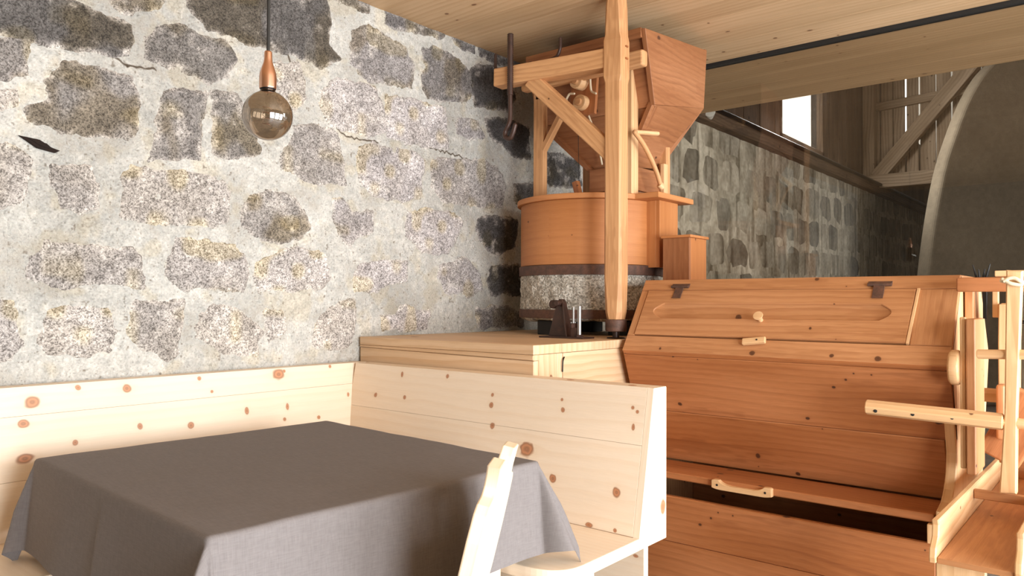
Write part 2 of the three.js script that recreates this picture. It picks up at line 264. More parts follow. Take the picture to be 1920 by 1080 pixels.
function stone(tone, outline) {              // outline: "z y, z y ..." in centimetres on the wall; tone mixes stone colour with painted shade
  const P = outline.split(',').map(s => s.trim().split(' ').map(v => v / 100)), k = ++stoneN;
  const zs = P.map(p => p[0]), ys = P.map(p => p[1]), st = 0.0095, z0 = Math.min(...zs) - 0.03, y0 = Math.min(...ys) - 0.03;
  const nz = Math.ceil((Math.max(...zs) + 0.03 - z0) / st), ny = Math.ceil((Math.max(...ys) + 0.03 - y0) / st);
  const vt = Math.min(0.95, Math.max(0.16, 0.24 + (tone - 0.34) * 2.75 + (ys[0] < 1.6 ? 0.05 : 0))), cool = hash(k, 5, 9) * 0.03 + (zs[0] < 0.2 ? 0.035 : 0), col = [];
  const id = new Int32Array((nz + 1) * (ny + 1)).fill(-1), pos = [], uv = [], idx = [], sds = new Float32Array((nz + 1) * (ny + 1));
  const at = (i, j) => {
    const q = j * (nz + 1) + i; if (id[q] >= 0) return id[q];
    const z = z0 + i * st, y = y0 + j * st, sd = sds[q];
    const h = -0.014 + 0.021 * sst(-0.014, 0.022, sd) + (fbm(z * 15, y * 15, 330 + k, 3) - 0.5) * 0.007;
    id[q] = pos.length / 3; pos.push(XW + h, y, z); uv.push(z + hash(k, 1, 9), y + hash(k, 2, 9));
    // lime smeared over the stone's rim and in thin patches on its face; darker weathering elsewhere
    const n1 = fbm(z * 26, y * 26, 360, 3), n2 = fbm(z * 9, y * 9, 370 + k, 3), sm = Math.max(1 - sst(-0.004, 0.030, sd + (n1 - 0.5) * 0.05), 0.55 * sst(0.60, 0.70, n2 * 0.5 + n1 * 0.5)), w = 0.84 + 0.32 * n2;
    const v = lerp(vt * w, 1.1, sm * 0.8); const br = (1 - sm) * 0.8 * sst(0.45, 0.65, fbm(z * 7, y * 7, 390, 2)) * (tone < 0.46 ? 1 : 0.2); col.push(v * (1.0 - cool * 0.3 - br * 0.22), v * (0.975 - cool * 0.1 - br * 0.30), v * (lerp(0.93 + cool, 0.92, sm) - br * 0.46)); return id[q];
  };
  for (let j = 0; j <= ny; j++) for (let i = 0; i <= nz; i++) {
    const z = z0 + i * st, y = y0 + j * st; let d = 9, inn = false;
    for (let a = 0, b = P.length - 1; a < P.length; b = a++) {
      d = Math.min(d, segDist(z, y, P[a][0], P[a][1], P[b][0], P[b][1]));
      if ((P[a][1] > y) !== (P[b][1] > y) && z < (P[b][0] - P[a][0]) * (y - P[a][1]) / (P[b][1] - P[a][1]) + P[a][0]) inn = !inn;
    }
    sds[j * (nz + 1) + i] = (inn ? d : -d) + (fbm(z * 16, y * 16, 340, 2) - 0.5) * 0.034 + (vn(z * 70, y * 70, 345) - 0.5) * 0.012 + 0.019;
  }
  for (let j = 0; j < ny; j++) for (let i = 0; i < nz; i++) {
    const q = j * (nz + 1) + i; if (Math.max(sds[q], sds[q + 1], sds[q + nz + 1], sds[q + nz + 2]) < -0.016) continue;
    const a = at(i, j), b = at(i + 1, j), c = at(i, j + 1), d = at(i + 1, j + 1); idx.push(a, c, b, b, c, d);
  }
  const g = new THREE.BufferGeometry(); g.setAttribute('position', new THREE.Float32BufferAttribute(pos, 3)); g.setAttribute('uv', new THREE.Float32BufferAttribute(uv, 2)); g.setAttribute('color', new THREE.Float32BufferAttribute(col, 3)); g.setIndex(idx); g.computeVertexNormals();
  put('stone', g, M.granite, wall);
}
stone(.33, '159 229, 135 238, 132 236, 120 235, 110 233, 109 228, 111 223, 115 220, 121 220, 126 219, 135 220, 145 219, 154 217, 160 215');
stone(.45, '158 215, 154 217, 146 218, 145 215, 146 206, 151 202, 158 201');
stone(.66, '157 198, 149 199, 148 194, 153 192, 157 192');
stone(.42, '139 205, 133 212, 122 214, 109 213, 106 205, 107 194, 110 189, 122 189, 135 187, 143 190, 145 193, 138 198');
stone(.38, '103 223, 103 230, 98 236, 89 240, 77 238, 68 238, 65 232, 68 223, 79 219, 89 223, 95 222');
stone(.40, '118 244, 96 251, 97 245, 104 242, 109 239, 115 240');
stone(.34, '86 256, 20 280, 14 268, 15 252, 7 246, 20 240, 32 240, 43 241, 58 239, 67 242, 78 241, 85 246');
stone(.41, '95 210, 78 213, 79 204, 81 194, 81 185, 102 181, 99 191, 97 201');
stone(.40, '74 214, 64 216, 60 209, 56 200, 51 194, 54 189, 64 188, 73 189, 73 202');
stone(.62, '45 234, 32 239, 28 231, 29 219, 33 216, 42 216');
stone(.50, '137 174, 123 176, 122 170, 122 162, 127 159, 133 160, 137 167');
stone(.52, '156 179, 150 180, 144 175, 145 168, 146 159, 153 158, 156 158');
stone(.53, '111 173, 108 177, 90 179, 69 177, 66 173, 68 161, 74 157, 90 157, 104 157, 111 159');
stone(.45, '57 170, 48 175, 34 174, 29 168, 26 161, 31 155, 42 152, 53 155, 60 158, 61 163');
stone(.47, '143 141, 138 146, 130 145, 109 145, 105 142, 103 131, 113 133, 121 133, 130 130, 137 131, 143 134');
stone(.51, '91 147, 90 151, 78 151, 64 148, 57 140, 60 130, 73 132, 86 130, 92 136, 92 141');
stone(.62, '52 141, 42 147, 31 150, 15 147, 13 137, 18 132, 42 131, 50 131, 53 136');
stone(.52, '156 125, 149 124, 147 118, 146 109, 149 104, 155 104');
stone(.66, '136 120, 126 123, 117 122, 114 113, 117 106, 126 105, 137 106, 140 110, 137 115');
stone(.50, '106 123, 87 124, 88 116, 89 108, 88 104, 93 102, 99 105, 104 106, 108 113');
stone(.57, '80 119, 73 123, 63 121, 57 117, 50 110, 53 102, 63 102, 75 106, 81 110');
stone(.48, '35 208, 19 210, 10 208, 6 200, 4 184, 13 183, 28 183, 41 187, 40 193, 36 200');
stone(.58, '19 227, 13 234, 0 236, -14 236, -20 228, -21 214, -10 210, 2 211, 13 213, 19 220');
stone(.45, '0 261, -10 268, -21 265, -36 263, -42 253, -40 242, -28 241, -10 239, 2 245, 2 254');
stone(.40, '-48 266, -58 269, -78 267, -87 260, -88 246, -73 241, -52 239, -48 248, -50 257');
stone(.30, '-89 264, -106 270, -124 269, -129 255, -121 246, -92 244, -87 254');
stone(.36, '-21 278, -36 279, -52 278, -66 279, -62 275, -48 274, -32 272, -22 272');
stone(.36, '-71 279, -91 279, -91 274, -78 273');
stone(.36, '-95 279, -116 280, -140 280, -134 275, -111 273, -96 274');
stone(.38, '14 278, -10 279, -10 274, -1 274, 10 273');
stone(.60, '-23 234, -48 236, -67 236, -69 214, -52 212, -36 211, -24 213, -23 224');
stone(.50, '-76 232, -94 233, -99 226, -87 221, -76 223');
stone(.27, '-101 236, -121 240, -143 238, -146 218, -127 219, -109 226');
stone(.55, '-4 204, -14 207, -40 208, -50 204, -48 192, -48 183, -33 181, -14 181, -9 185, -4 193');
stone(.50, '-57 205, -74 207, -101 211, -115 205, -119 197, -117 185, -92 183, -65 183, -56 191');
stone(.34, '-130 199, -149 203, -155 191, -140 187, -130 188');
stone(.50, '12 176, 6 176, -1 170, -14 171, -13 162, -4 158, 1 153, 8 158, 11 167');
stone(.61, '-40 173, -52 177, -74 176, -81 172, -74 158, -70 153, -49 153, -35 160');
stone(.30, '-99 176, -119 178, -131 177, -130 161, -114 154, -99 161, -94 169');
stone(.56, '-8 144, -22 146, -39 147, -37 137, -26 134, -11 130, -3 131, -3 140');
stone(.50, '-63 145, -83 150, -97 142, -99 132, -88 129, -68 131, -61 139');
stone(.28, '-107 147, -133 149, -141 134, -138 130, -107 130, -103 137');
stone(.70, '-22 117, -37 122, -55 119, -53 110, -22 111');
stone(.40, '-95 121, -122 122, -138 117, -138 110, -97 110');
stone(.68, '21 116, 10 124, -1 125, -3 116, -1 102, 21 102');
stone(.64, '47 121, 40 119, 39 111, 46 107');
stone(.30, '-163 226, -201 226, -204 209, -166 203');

// ------------------------------------------------------------------ setting: the hall's stone wall beyond the glass, its ledge and boards
const hallWall = shell('wall_hall_left');
{
  put('mortar', new THREE.BoxGeometry(0.3, 2.95, 12.1).translate(XW - 0.15, 1.475, -8.45), M.hallMortar, hallWall);
  const g0 = hallWall.children[0].geometry, p = g0.attributes.position, uv = g0.attributes.uv;
  for (let i = 0; i < p.count; i++) uv.setXY(i, p.getZ(i), p.getY(i));
  const R = rng(77); let y = 1.0;
  const mats = [0.5, 0.62, 0.74, 0.84].map(v => std({ map: hallMap, bumpMap: hallMap, bumpScale: 0.006, roughness: 0.95, color: new THREE.Color().setRGB(v, v * 0.99, v * 0.98) }));
  while (y < 2.8) {
    const h = 0.2 + R() * 0.14; let z = -2.5 - R() * 0.3;
    while (z > -13.4) {
      const w = 0.22 + R() * 0.28, n = 14, pos = [], uvs = [], idx = [], k = R();
      const ring = (f, x) => { for (let i = 0; i < n; i++) { const a = i / n * 2 * Math.PI, c = Math.cos(a), s = Math.sin(a), e = 0.5, q = 0.72 + 0.5 * vn(i * 0.9, k * 99, 401); const dz = Math.sign(c) * Math.abs(c) ** e * w / 2 * f * q, dy = Math.sign(s) * Math.abs(s) ** e * h / 2 * f * q; pos.push(XW + x, y + dy + h / 2, z - w / 2 + dz); uvs.push(z + dz + k, y + dy); } };
      ring(1.06, -0.008); ring(0.95, 0.003); ring(0.55, 0.008); pos.push(XW + 0.009, y + h / 2, z - w / 2); uvs.push(z + k, y);
      for (let r = 0; r < 2; r++) for (let i = 0; i < n; i++) { const j = (i + 1) % n, a = r * n + i, b = r * n + j; idx.push(a, a + n, b, b, a + n, b + n); }
      for (let i = 0; i < n; i++) idx.push(2 * n + i, 3 * n, 2 * n + (i + 1) % n);
      const g = new THREE.BufferGeometry(); g.setAttribute('position', new THREE.Float32BufferAttribute(pos, 3)); g.setAttribute('uv', new THREE.Float32BufferAttribute(uvs, 2)); g.setIndex(idx); g.computeVertexNormals();
      put('stone', g, mats[Math.floor(R() * 4)], hallWall);
      z -= w + 0.03 + R() * 0.07;
    }
    y += h + 0.05;
  }
}
{ // dark rail along the top of the wall
  const t = shell('trim_1');
  timber('rail', t, M.hall, [XW + 0.045, 2.94, -2.4], [XW + 0.045, 2.94, -14], 0.11, 0.12, [0, 1, 0], 0.01);
  tube('pipe', t, M.blackMetal, [[XW + 0.12, 3.005, -2.4], [XW + 0.12, 3.005, -14]], 0.022, { straight: true, seg: 1 });
}
// board cladding above the ledge, with the window's opening left free
const boards = shell('wall_hall_boards');
{
  const x = -0.24; let z = -2.3, k = 0;
  const WA = -6.37, WB = -7.93;
  put('backing', new THREE.BoxGeometry(0.1, 1.3, 2.4).translate(x - 0.09, 3.55, -13.0), M.dark, boards);
  while (z > -11.8) {
    let w = 0.19 + hash(k, 1, 11) * 0.06, z1 = z - w; k++;
    if (z > WA && z1 < WA) z1 = WA; if (z <= WA && z > WB) { z1 = Math.max(z1, WB); if (z1 - WB < 0.06) z1 = WB; }
    const inWin = z <= WA + 1e-6 && z > WB + 1e-6;
    if (inWin) { box('plank', boards, M.hall, [x, (2.9 + 3.2) / 2, (z + z1) / 2], [0.03, 0.3, z - z1 - 0.006], 1, 0.003); box('plank', boards, M.hall, [x, (4.35 + 6.5) / 2, (z + z1) / 2], [0.03, 2.15, z - z1 - 0.006], 1, 0.003); }
    else box('plank', boards, M.hall, [x + (k % 2) * 0.006, 4.7, (z + z1) / 2], [0.03, 3.6, z - z1 - 0.006], 1, 0.003);
    z = z1;
  }
  put('backing', new THREE.BoxGeometry(0.1, 3.7, 4.0).translate(x - 0.09, 4.7, -4.37), M.dark, boards);
  put('backing', new THREE.BoxGeometry(0.1, 3.7, 3.9).translate(x - 0.09, 4.7, -9.88), M.dark, boards);
  put('backing', new THREE.BoxGeometry(0.1, 0.35, 1.56).translate(x - 0.09, 3.02, -7.15), M.dark, boards);
  put('backing', new THREE.BoxGeometry(0.1, 2.2, 1.56).translate(x - 0.09, 5.45, -7.15), M.dark, boards);
  box('plank', boards, M.hall, [x, 3.6, -13.0], [0.03, 1.4, 2.4], 1);
  put('ledge', new THREE.BoxGeometry(0.3, 0.06, 11.6).translate(-0.2, 2.92, -8.3), M.hallMortar, boards);
}
const w4 = shell('window_4');
box('frame', w4, M.hall, [-0.25, 3.775, -6.395], [0.08, 1.15, 0.05], 1); box('frame', w4, M.hall, [-0.25, 3.775, -7.905], [0.08, 1.15, 0.05], 1);
box('frame', w4, M.hall, [-0.25, 4.325, -7.15], [0.08, 0.05, 1.56], 2); box('frame', w4, M.hall, [-0.25, 3.225, -7.15], [0.08, 0.05, 1.56], 2);
put('pane', new THREE.BoxGeometry(0.006, 1.1, 1.49).translate(-0.26, 3.775, -7.15), M.glass, w4);

// end partition with a tie beam, a brace and gappy boards
const endWall = shell('wall_hall_end');
{
  let x = -0.2, k = 0;
  while (x < 3.4) { const w = 0.15 + hash(k, 2, 13) * 0.07; box('plank', endWall, M.beam, [x + w / 2, 4.75, -9.86], [w - (k % 3 ? 0.012 : 0.035), 3.2, 0.025], 1); x += w; k++; }
  box('tie_beam', endWall, M.beam, [2.3, 3.06, -9.72], [5.0, 0.2, 0.2], 0, 0.012);
  box('post', endWall, M.beam, [-0.11, 4.8, -9.74], [0.16, 3.4, 0.16], 1, 0.01);
  timber('brace', endWall, M.beam, [0.0, 3.12, -9.7], [1.55, 4.95, -9.7], 0.14, 0.2, [-0.76, 0.64, 0], 0.01);
  box('girt', endWall, M.beam, [1.6, 4.28, -9.8], [3.6, 0.12, 0.08], 0, 0.008, { rot: [0, 0, 0.05] });
  put('far_plaster', new THREE.BoxGeometry(8, 6.6, 0.2).translate(3.5, 3.25, -14.1), M.plaster, endWall);
}
// ------------------------------------------------------------------ setting: plastered curved wall in the hall
M.dome = std({ map: plasterMap, color: new THREE.Color().setRGB(0.24, 0.205, 0.16), bumpMap: plasterMap, bumpScale: 0.006, roughness: 0.95 });
const curved = shell('wall_hall_curved');
{
  const O = [0.856, 0, -8.0], D = [0.66, 0, -0.75], N = [0.75, 0, 0.66];
  const prof = [[-0.18, 0], [-0.06, 1.0], [0, 1.61], [0.092, 2.24], [0.221, 2.85], [0.371, 3.29], [0.56, 3.73], [0.75, 4.04], [0.925, 4.23], [1.3, 4.55], [1.9, 4.9]];
  const edge = new THREE.SplineCurve(prof.map(p => new THREE.Vector2(...p))).getPoints(40), sh = new THREE.Shape([...edge, new THREE.Vector2(5.2, 4.95), new THREE.Vector2(5.2, 0)]);
  const g = new THREE.ExtrudeGeometry(sh, { depth: 0.10, bevelEnabled: true, bevelThickness: 0.06, bevelSize: 0.05, bevelOffset: -0.05, bevelSegments: 4 });
  g.translate(0, 0, 0.06); g.applyMatrix4(new THREE.Matrix4().makeBasis(V(D), new THREE.Vector3(0, 1, 0), V(N)).setPosition(V(O)));
  put('plaster_face', g, M.dome, curved);
}
// ------------------------------------------------------------------ setting: ceiling, floor, remaining walls
const CY = 2.785;
const ceiling = shell('ceiling');
put('slab', new THREE.BoxGeometry(5.5, 0.14, 7.85).translate(2.6, CY + 0.105, 0.68), M.dark, ceiling);
{
  let z = 4.6, k = 0;
  while (z > -3.24) {
    const w = 0.2; let z1 = z - w; if (z > -2.1 && z1 < -2.105) z1 = -2.105; if (z1 < -3.245) z1 = -3.245;
    box('plank', ceiling, M.ceiling, [2.575, CY + 0.015, (z + z1) / 2], [5.25, 0.03, z - z1 - 0.0012], 0, 0.0015, { off: [hash(k, 5, 3) * 3.2, hash(k, 6, 3) * 0.6] });
    z = z1 === -2.105 ? -2.16 : z1; k++;
  }
  box('edge_board', ceiling, M.ceiling, [2.575, CY + 0.09, -3.255], [5.25, 0.18, 0.02], 0);
}
const floor = shell('floor');
box('slab', floor, M.floor, [3.4, -0.06, -4.7], [7.6, 0.12, 19], 0, 0.002);
const right = shell('wall_right');
{
  const zs = [4.6, ...WZ.slice().reverse().flatMap(z => [z + WW / 2, z - WW / 2]), -2.0];
  for (let i = 0; i < zs.length; i += 2) put('pier', new THREE.BoxGeometry(0.24, 3.0, zs[i] - zs[i + 1]).translate(XR + 0.12, 1.5, (zs[i] + zs[i + 1]) / 2), M.plaster, right);
  for (const z of WZ) { put('parapet', new THREE.BoxGeometry(0.24, WY0, WW).translate(XR + 0.12, WY0 / 2, z), M.plaster, right); put('lintel', new THREE.BoxGeometry(0.24, 3.0 - WY1, WW).translate(XR + 0.12, (3.0 + WY1) / 2, z), M.plaster, right); }
}
WZ.forEach((z, i) => {
  const w = shell('window_' + (i + 1)), x = XR + 0.14, h = WY1 - WY0, cy = (WY0 + WY1) / 2;
  for (const s of [-1, 1]) { box('frame', w, M.light, [x, cy, z + s * (WW / 2 - 0.03)], [0.06, h, 0.06], 1); box('frame', w, M.light, [x, cy + s * (h / 2 - 0.03), z], [0.06, 0.06, WW - 0.12], 2); }
  box('mullion', w, M.light, [x, cy, z], [0.06, h - 0.12, 0.05], 1); box('mullion', w, M.light, [x, cy + 0.25, z], [0.05, 0.04, WW - 0.12], 2);
  put('pane', new THREE.BoxGeometry(0.006, h - 0.1, WW - 0.1).translate(x, cy, z), M.glass, w);
});
const plain = (name, s, c, m = M.plaster) => put('face', new THREE.BoxGeometry(...s).translate(...c), m, shell(name));
plain('wall_back', [5.7, 3.0, 0.2], [2.6, 1.5, 4.7], M.taupe);
plain('wall_hall_front', [7.4, 3.7, 0.2], [3.4, 4.81, -3.36], M.taupe);
plain('wall_hall_return', [2.1, 3.0, 0.2], [6.3, 1.5, -2.1], M.taupe);
{ // unseen side wall of the hall, with a window added for light
  const w = shell('wall_hall_right'), b = (sx, sy, sz, x, y, z) => put('face', new THREE.BoxGeometry(sx, sy, sz).translate(x, y, z), M.taupe, w);
  b(0.2, 6.6, 1.5, 7.1, 3.3, -2.75); b(0.2, 6.6, 8.5, 7.1, 3.3, -9.95); b(0.2, 1.35, 2.2, 7.1, 0.675, -4.6); b(0.2, 3.35, 2.2, 7.1, 4.925, -4.6);
  const v = shell('window_6'); for (const s of [-1, 1]) { box('frame', v, M.light, [7.1, 2.3, -4.6 + s * 1.06], [0.07, 1.9, 0.07], 1); box('frame', v, M.light, [7.1, 2.3 + s * 0.915, -4.6], [0.07, 0.07, 2.05], 2); }
  box('mullion', v, M.light, [7.1, 2.3, -4.6], [0.06, 1.76, 0.06], 1); put('pane', new THREE.BoxGeometry(0.006, 1.8, 2.1).translate(7.1, 2.3, -4.6), M.glass, v);
}
plain('ceiling_hall', [7.8, 0.2, 11.3], [3.4, 6.6, -8.7], M.hall);
plain('wall_hall_return_upper', [2.1, 0.3, 1.2], [6.3, 3.06, -2.7], M.taupe);

// glass partition in its channel
const pane = shell('window_5');
put('channel', new THREE.BoxGeometry(5.2, 0.056, 0.05).translate(2.56, CY + 0.008, -2.1325), M.dark, pane);
put('pane', new THREE.BoxGeometry(5.2, CY - 0.03, 0.008).translate(2.56, (CY - 0.03) / 2 + 0.02, -2.135), M.glass, pane);
put('channel', new THREE.BoxGeometry(5.2, 0.03, 0.05).translate(2.56, 0.015, -2.1325), M.blackMetal, pane);

// ------------------------------------------------------------------ corner bench
{
  const t = thing('corner_bench', 'pale knotty pine corner bench with a high backrest, below the stone wall', 'bench', [0.8, 0, 0.8]);
  // wall side backrest: two boards, leaning slightly
  const fx = y => 0.04 + (0.951 - y) / 0.5 * 0.09;
  const wb = (y0, y1, name) => {
    const g = woodUV(new THREE.ExtrudeGeometry(new THREE.Shape([[fx(y0), y0], [fx(y1), y1], [-0.035, y1], [-0.035, y0]].map(p => new THREE.Vector2(...p))), { depth: 3.55, bevelEnabled: true, bevelThickness: 0.002, bevelSize: 0.002, bevelOffset: -0.002, bevelSegments: 1 }), 2, [0, -0.4]);
    g.translate(0, 0, -0.03); put('backrest_plank', g, M.benchWall, t);
  };
  wb(0.853, 0.951); wb(0.64, 0.852); wb(0.45, 0.639);
  // return side backrest
  const fz = y => 0.05 + (0.951 - y) / 0.5 * 0.1;
  const rb = (y0, y1) => {
    const g = woodUV(new THREE.ExtrudeGeometry(new THREE.Shape([[-fz(y0), y0], [0.037, y0], [0.037, y1], [-fz(y1), y1]].map(p => new THREE.Vector2(...p))), { depth: 1.61, bevelEnabled: true, bevelThickness: 0.002, bevelSize: 0.002, bevelOffset: -0.002, bevelSegments: 1 }), 2, [0, -0.4]);
    g.rotateY(Math.PI / 2); g.translate(0.06, 0, 0); put('backrest_plank', g, M.benchReturn, t);
  };
  rb(0.753, 0.951); rb(0.45, 0.752);
  // end panel
  plate('end_panel', t, M.bench, [[1.7, 0.41, 0.1585], [1.7, 0.41, -0.037], [1.7, 0.951, -0.037], [1.7, 0.951, 0.0505]], 0.03, [0, 1, 0], { bevel: 0.003 });
  // seat with a rounded outer corner
  const s = new THREE.Shape(); s.moveTo(0.12, -0.152); s.lineTo(1.7, -0.152); s.lineTo(1.7, -0.48); s.quadraticCurveTo(1.7, -0.605, 1.57, -0.61); s.lineTo(0.56, -0.61); s.lineTo(0.56, -3.5); s.lineTo(0.12, -3.5); s.closePath();
  const g = woodUV(new THREE.ExtrudeGeometry(s, { depth: 0.034, bevelEnabled: true, bevelThickness: 0.003, bevelSize: 0.004, bevelOffset: -0.004, bevelSegments: 2, curveSegments: 12 }), 0);
  g.rotateX(-Math.PI / 2); g.translate(0, 0.413, 0); put('seat', g, M.bench, t);
  box('leg', t, M.bench, [1.63, 0.205, 0.42], [0.05, 0.41, 0.12], 1);
  box('leg', t, M.bench, [0.9, 0.205, 0.3], [0.05, 0.41, 0.3], 1);
  box('apron', t, M.bench, [0.33, 0.205, 1.9], [0.03, 0.41, 3.1], 2);
  box('apron', t, M.bench, [0.95, 0.2, 0.02], [1.4, 0.4, 0.03], 0);
}
// ------------------------------------------------------------------ table, cloth
const TC = [0.975, 1.05], TA = -0.052, TX = 1.13, TZ = 1.03, TY = 0.757;
{
  const t = thing('dining_table', 'square pale wooden dining table hidden under a dark grey cloth', 'table', [TC[0], 0, TC[1]]);
  const turn = (g) => { g.rotateY(TA); g.translate(TC[0], 0, TC[1]); return g; };
  const bx = (n, c, s, gr) => put(n, turn(woodUV(new RoundedBoxGeometry(...s, 1, 0.004), gr).translate(...c)), M.bench, t);
  bx('tabletop', [0, TY - 0.018, 0], [TX, 0.034, TZ], 0);
  for (const a of [-1, 1]) for (const b of [-1, 1]) bx('leg', [a * 0.46, (TY - 0.036) / 2, b * 0.41], [0.07, TY - 0.036, 0.07], 1);
  for (const b of [-1, 1]) { bx('apron', [0, TY - 0.085, b * 0.41], [0.84, 0.09, 0.022], 0); bx('apron', [b * 0.46, TY - 0.085, 0], [0.022, 0.09, 0.74], 2); }
}
{
  const hx = TX / 2 + 0.003, hz = TZ / 2 + 0.003, rc = 0.02, drop = 0.275, over = 0.285;
  // the cloth is a grid in its own plane (a, b); what lies past the table's edge hangs down
  const pos = (a, b) => {
    const sa = Math.sign(a), sb = Math.sign(b), ea = Math.max(0, Math.abs(a) - hx), eb = Math.max(0, Math.abs(b) - hz), e = Math.hypot(ea, eb), edge = 0.02;
    let x = Math.min(Math.abs(a), hx), z = Math.min(Math.abs(b), hz), y = TY + 0.004 + (fbm(a * 7 + 5, b * 7 + 5, 501, 3) - 0.5) * 0.004;
    if (e > 0) {
      const th = Math.atan2(eb, ea), cor = (ea > 0 && eb > 0) ? Math.sin(2 * th) : 0;
      const turn = Math.min(1, e / edge), out0 = edge * 0.6 * Math.sin(turn * Math.PI / 2), hang = Math.max(0, e - edge);
      // overhanging length goes down, with a slight flare that grows at the corners where the spare cloth folds
      const lean = 0.10 + 0.04 * vn((a + 3) * 6, (b + 3) * 6, 511) + (sa < 0 && sb > 0 ? 0.20 : 0.36) * cor, down = Math.sqrt(Math.max(0, 1 - lean * lean));
      let ux = Math.cos(th), uz = Math.sin(th);
      const fold = (ea > 0 && eb > 0) ? Math.sin(th * 6 + 0.9 * sa + 0.5 * sb) * (sa < 0 && sb > 0 ? 0.05 : 0.03) * Math.min(1, hang / 0.15) * Math.sin(2 * th) : 0;
      const along = ea > eb ? b : a, ripple = (Math.sin(along * 17 + sa * 1.3 + sb) * 0.5 + Math.sin(along * 9.3 + 2 * sa)) * 0.006 * Math.min(1, hang / 0.2);
      const out = out0 + hang * lean * 0.9 + fold + ripple, shorten = cor > 0 ? 1 - (sa < 0 && sb > 0 ? 0.02 : 0.10) * cor : 1;
      x += ux * out; z += uz * out; y -= edge * 0.6 * (1 - Math.cos(turn * Math.PI / 2)) + hang * down * shorten;
    }
    return [sa * x, y, sb * z];
  };
  const N = 190, P = [], U = [], I = [], A = hx + over, B = hz + over;
  for (let j = 0; j <= N; j++) for (let i = 0; i <= N; i++) {
    const a = (i / N * 2 - 1) * A, b = (j / N * 2 - 1) * B; P.push(...pos(a, b)); U.push(a, b);
    if (i < N && j < N) { const q = j * (N + 1) + i; I.push(q, q + N + 1, q + 1, q + 1, q + N + 1, q + N + 2); }
  }
  const g = new THREE.BufferGeometry(); g.setAttribute('position', new THREE.Float32BufferAttribute(P, 3)); g.setAttribute('uv', new THREE.Float32BufferAttribute(U, 2)); g.setIndex(I); g.computeVertexNormals();
  g.rotateY(TA);
  const m = new THREE.Mesh(g, M.cloth); m.position.set(TC[0], 0, TC[1]); m.castShadow = m.receiveShadow = true; m.name = 'tablecloth';
  m.userData = { label: 'dark grey woven tablecloth hanging over the sides of the table', category: 'tablecloth' }; scene.add(m);
}
// ------------------------------------------------------------------ chair
{
  const t = thing('dining_chair', 'pale wooden chair with a carved plank backrest, seen edge on at the table', 'chair', [1.66, 0, 1.05]);
  const F = new THREE.Vector3(-0.85, 0, 0.527).normalize(), S = new THREE.Vector3(0.527, 0, 0.85).normalize();   // facing, along the back
  const top = new THREE.Vector3(1.802, 0.876, 0.985), lean = new THREE.Vector3(0.186, 1, -0.135), seatY = 0.45;
  const foot = top.clone().addScaledVector(lean, seatY - 0.02 - 0.876), UP = lean.clone().normalize(), N = new THREE.Vector3().crossVectors(S, UP).normalize();
  const L = (0.876 - seatY + 0.02) * lean.length();
  const sh = new THREE.Shape(); // half outline mirrored: u across, v up
  const half = [[0.12, 0], [0.16, 0.04], [0.205, 0.12], [0.222, 0.22], [0.218, 0.3], [0.202, 0.36], [0.182, 0.376]];
  sh.moveTo(-0.12, 0); for (const p of half.slice(0)) sh.lineTo(p[0], p[1]);
  sh.lineTo(0.14, 0.384); sh.quadraticCurveTo(0.124, 0.39, 0.126, 0.405); sh.quadraticCurveTo(0.13, L - 0.03, 0.155, L); sh.lineTo(0.075, L + 0.004); sh.quadraticCurveTo(0.04, L - 0.02, 0, L - 0.085); sh.quadraticCurveTo(-0.04, L - 0.02, -0.075, L + 0.004);
  sh.lineTo(-0.155, L); sh.quadraticCurveTo(-0.13, L - 0.03, -0.126, 0.405); sh.quadraticCurveTo(-0.124, 0.39, -0.14, 0.384);
  for (const p of half.slice().reverse()) sh.lineTo(-p[0], p[1]);
  const hole = new THREE.Path(); hole.absellipse(0, 0.27, 0.03, 0.022, 0, Math.PI * 2); sh.holes.push(hole);
  let g = woodUV(new THREE.ExtrudeGeometry(sh, { depth: 0.026, bevelEnabled: true, bevelThickness: 0.004, bevelSize: 0.004, bevelOffset: -0.004, bevelSegments: 2, curveSegments: 10 }), 1);
  g.translate(0, 0, -0.013); g.applyMatrix4(new THREE.Matrix4().makeBasis(S, UP, N).setPosition(foot)); put('backrest', g, M.chair, t);
  const c = foot.clone().addScaledVector(F, 0.19), q = (u, v) => c.clone().addScaledVector(S, u).addScaledVector(F, v);
  const ss = new THREE.Shape([[-0.17, -0.2], [0.17, -0.2], [0.21, 0.19], [-0.21, 0.19]].map(p => new THREE.Vector2(...p)));
  g = woodUV(new THREE.ExtrudeGeometry(ss, { depth: 0.026, bevelEnabled: true, bevelThickness: 0.004, bevelSize: 0.004, bevelOffset: -0.004, bevelSegments: 2 }), 1);
  g.applyMatrix4(new THREE.Matrix4().makeBasis(S, F, new THREE.Vector3(0, 1, 0).multiplyScalar(-1)).setPosition(c.x, seatY, c.z)); put('seat', g, M.chair, t);
  for (const a of [-1, 1]) for (const b of [-1, 1]) { const u = q(a * 0.11, b * 0.13), d = q(a * 0.18, b * 0.2); rod('leg', t, M.chair, [d.x, 0, d.z], [u.x, seatY - 0.026, u.z], 0.016, 0.02, 8); }
}
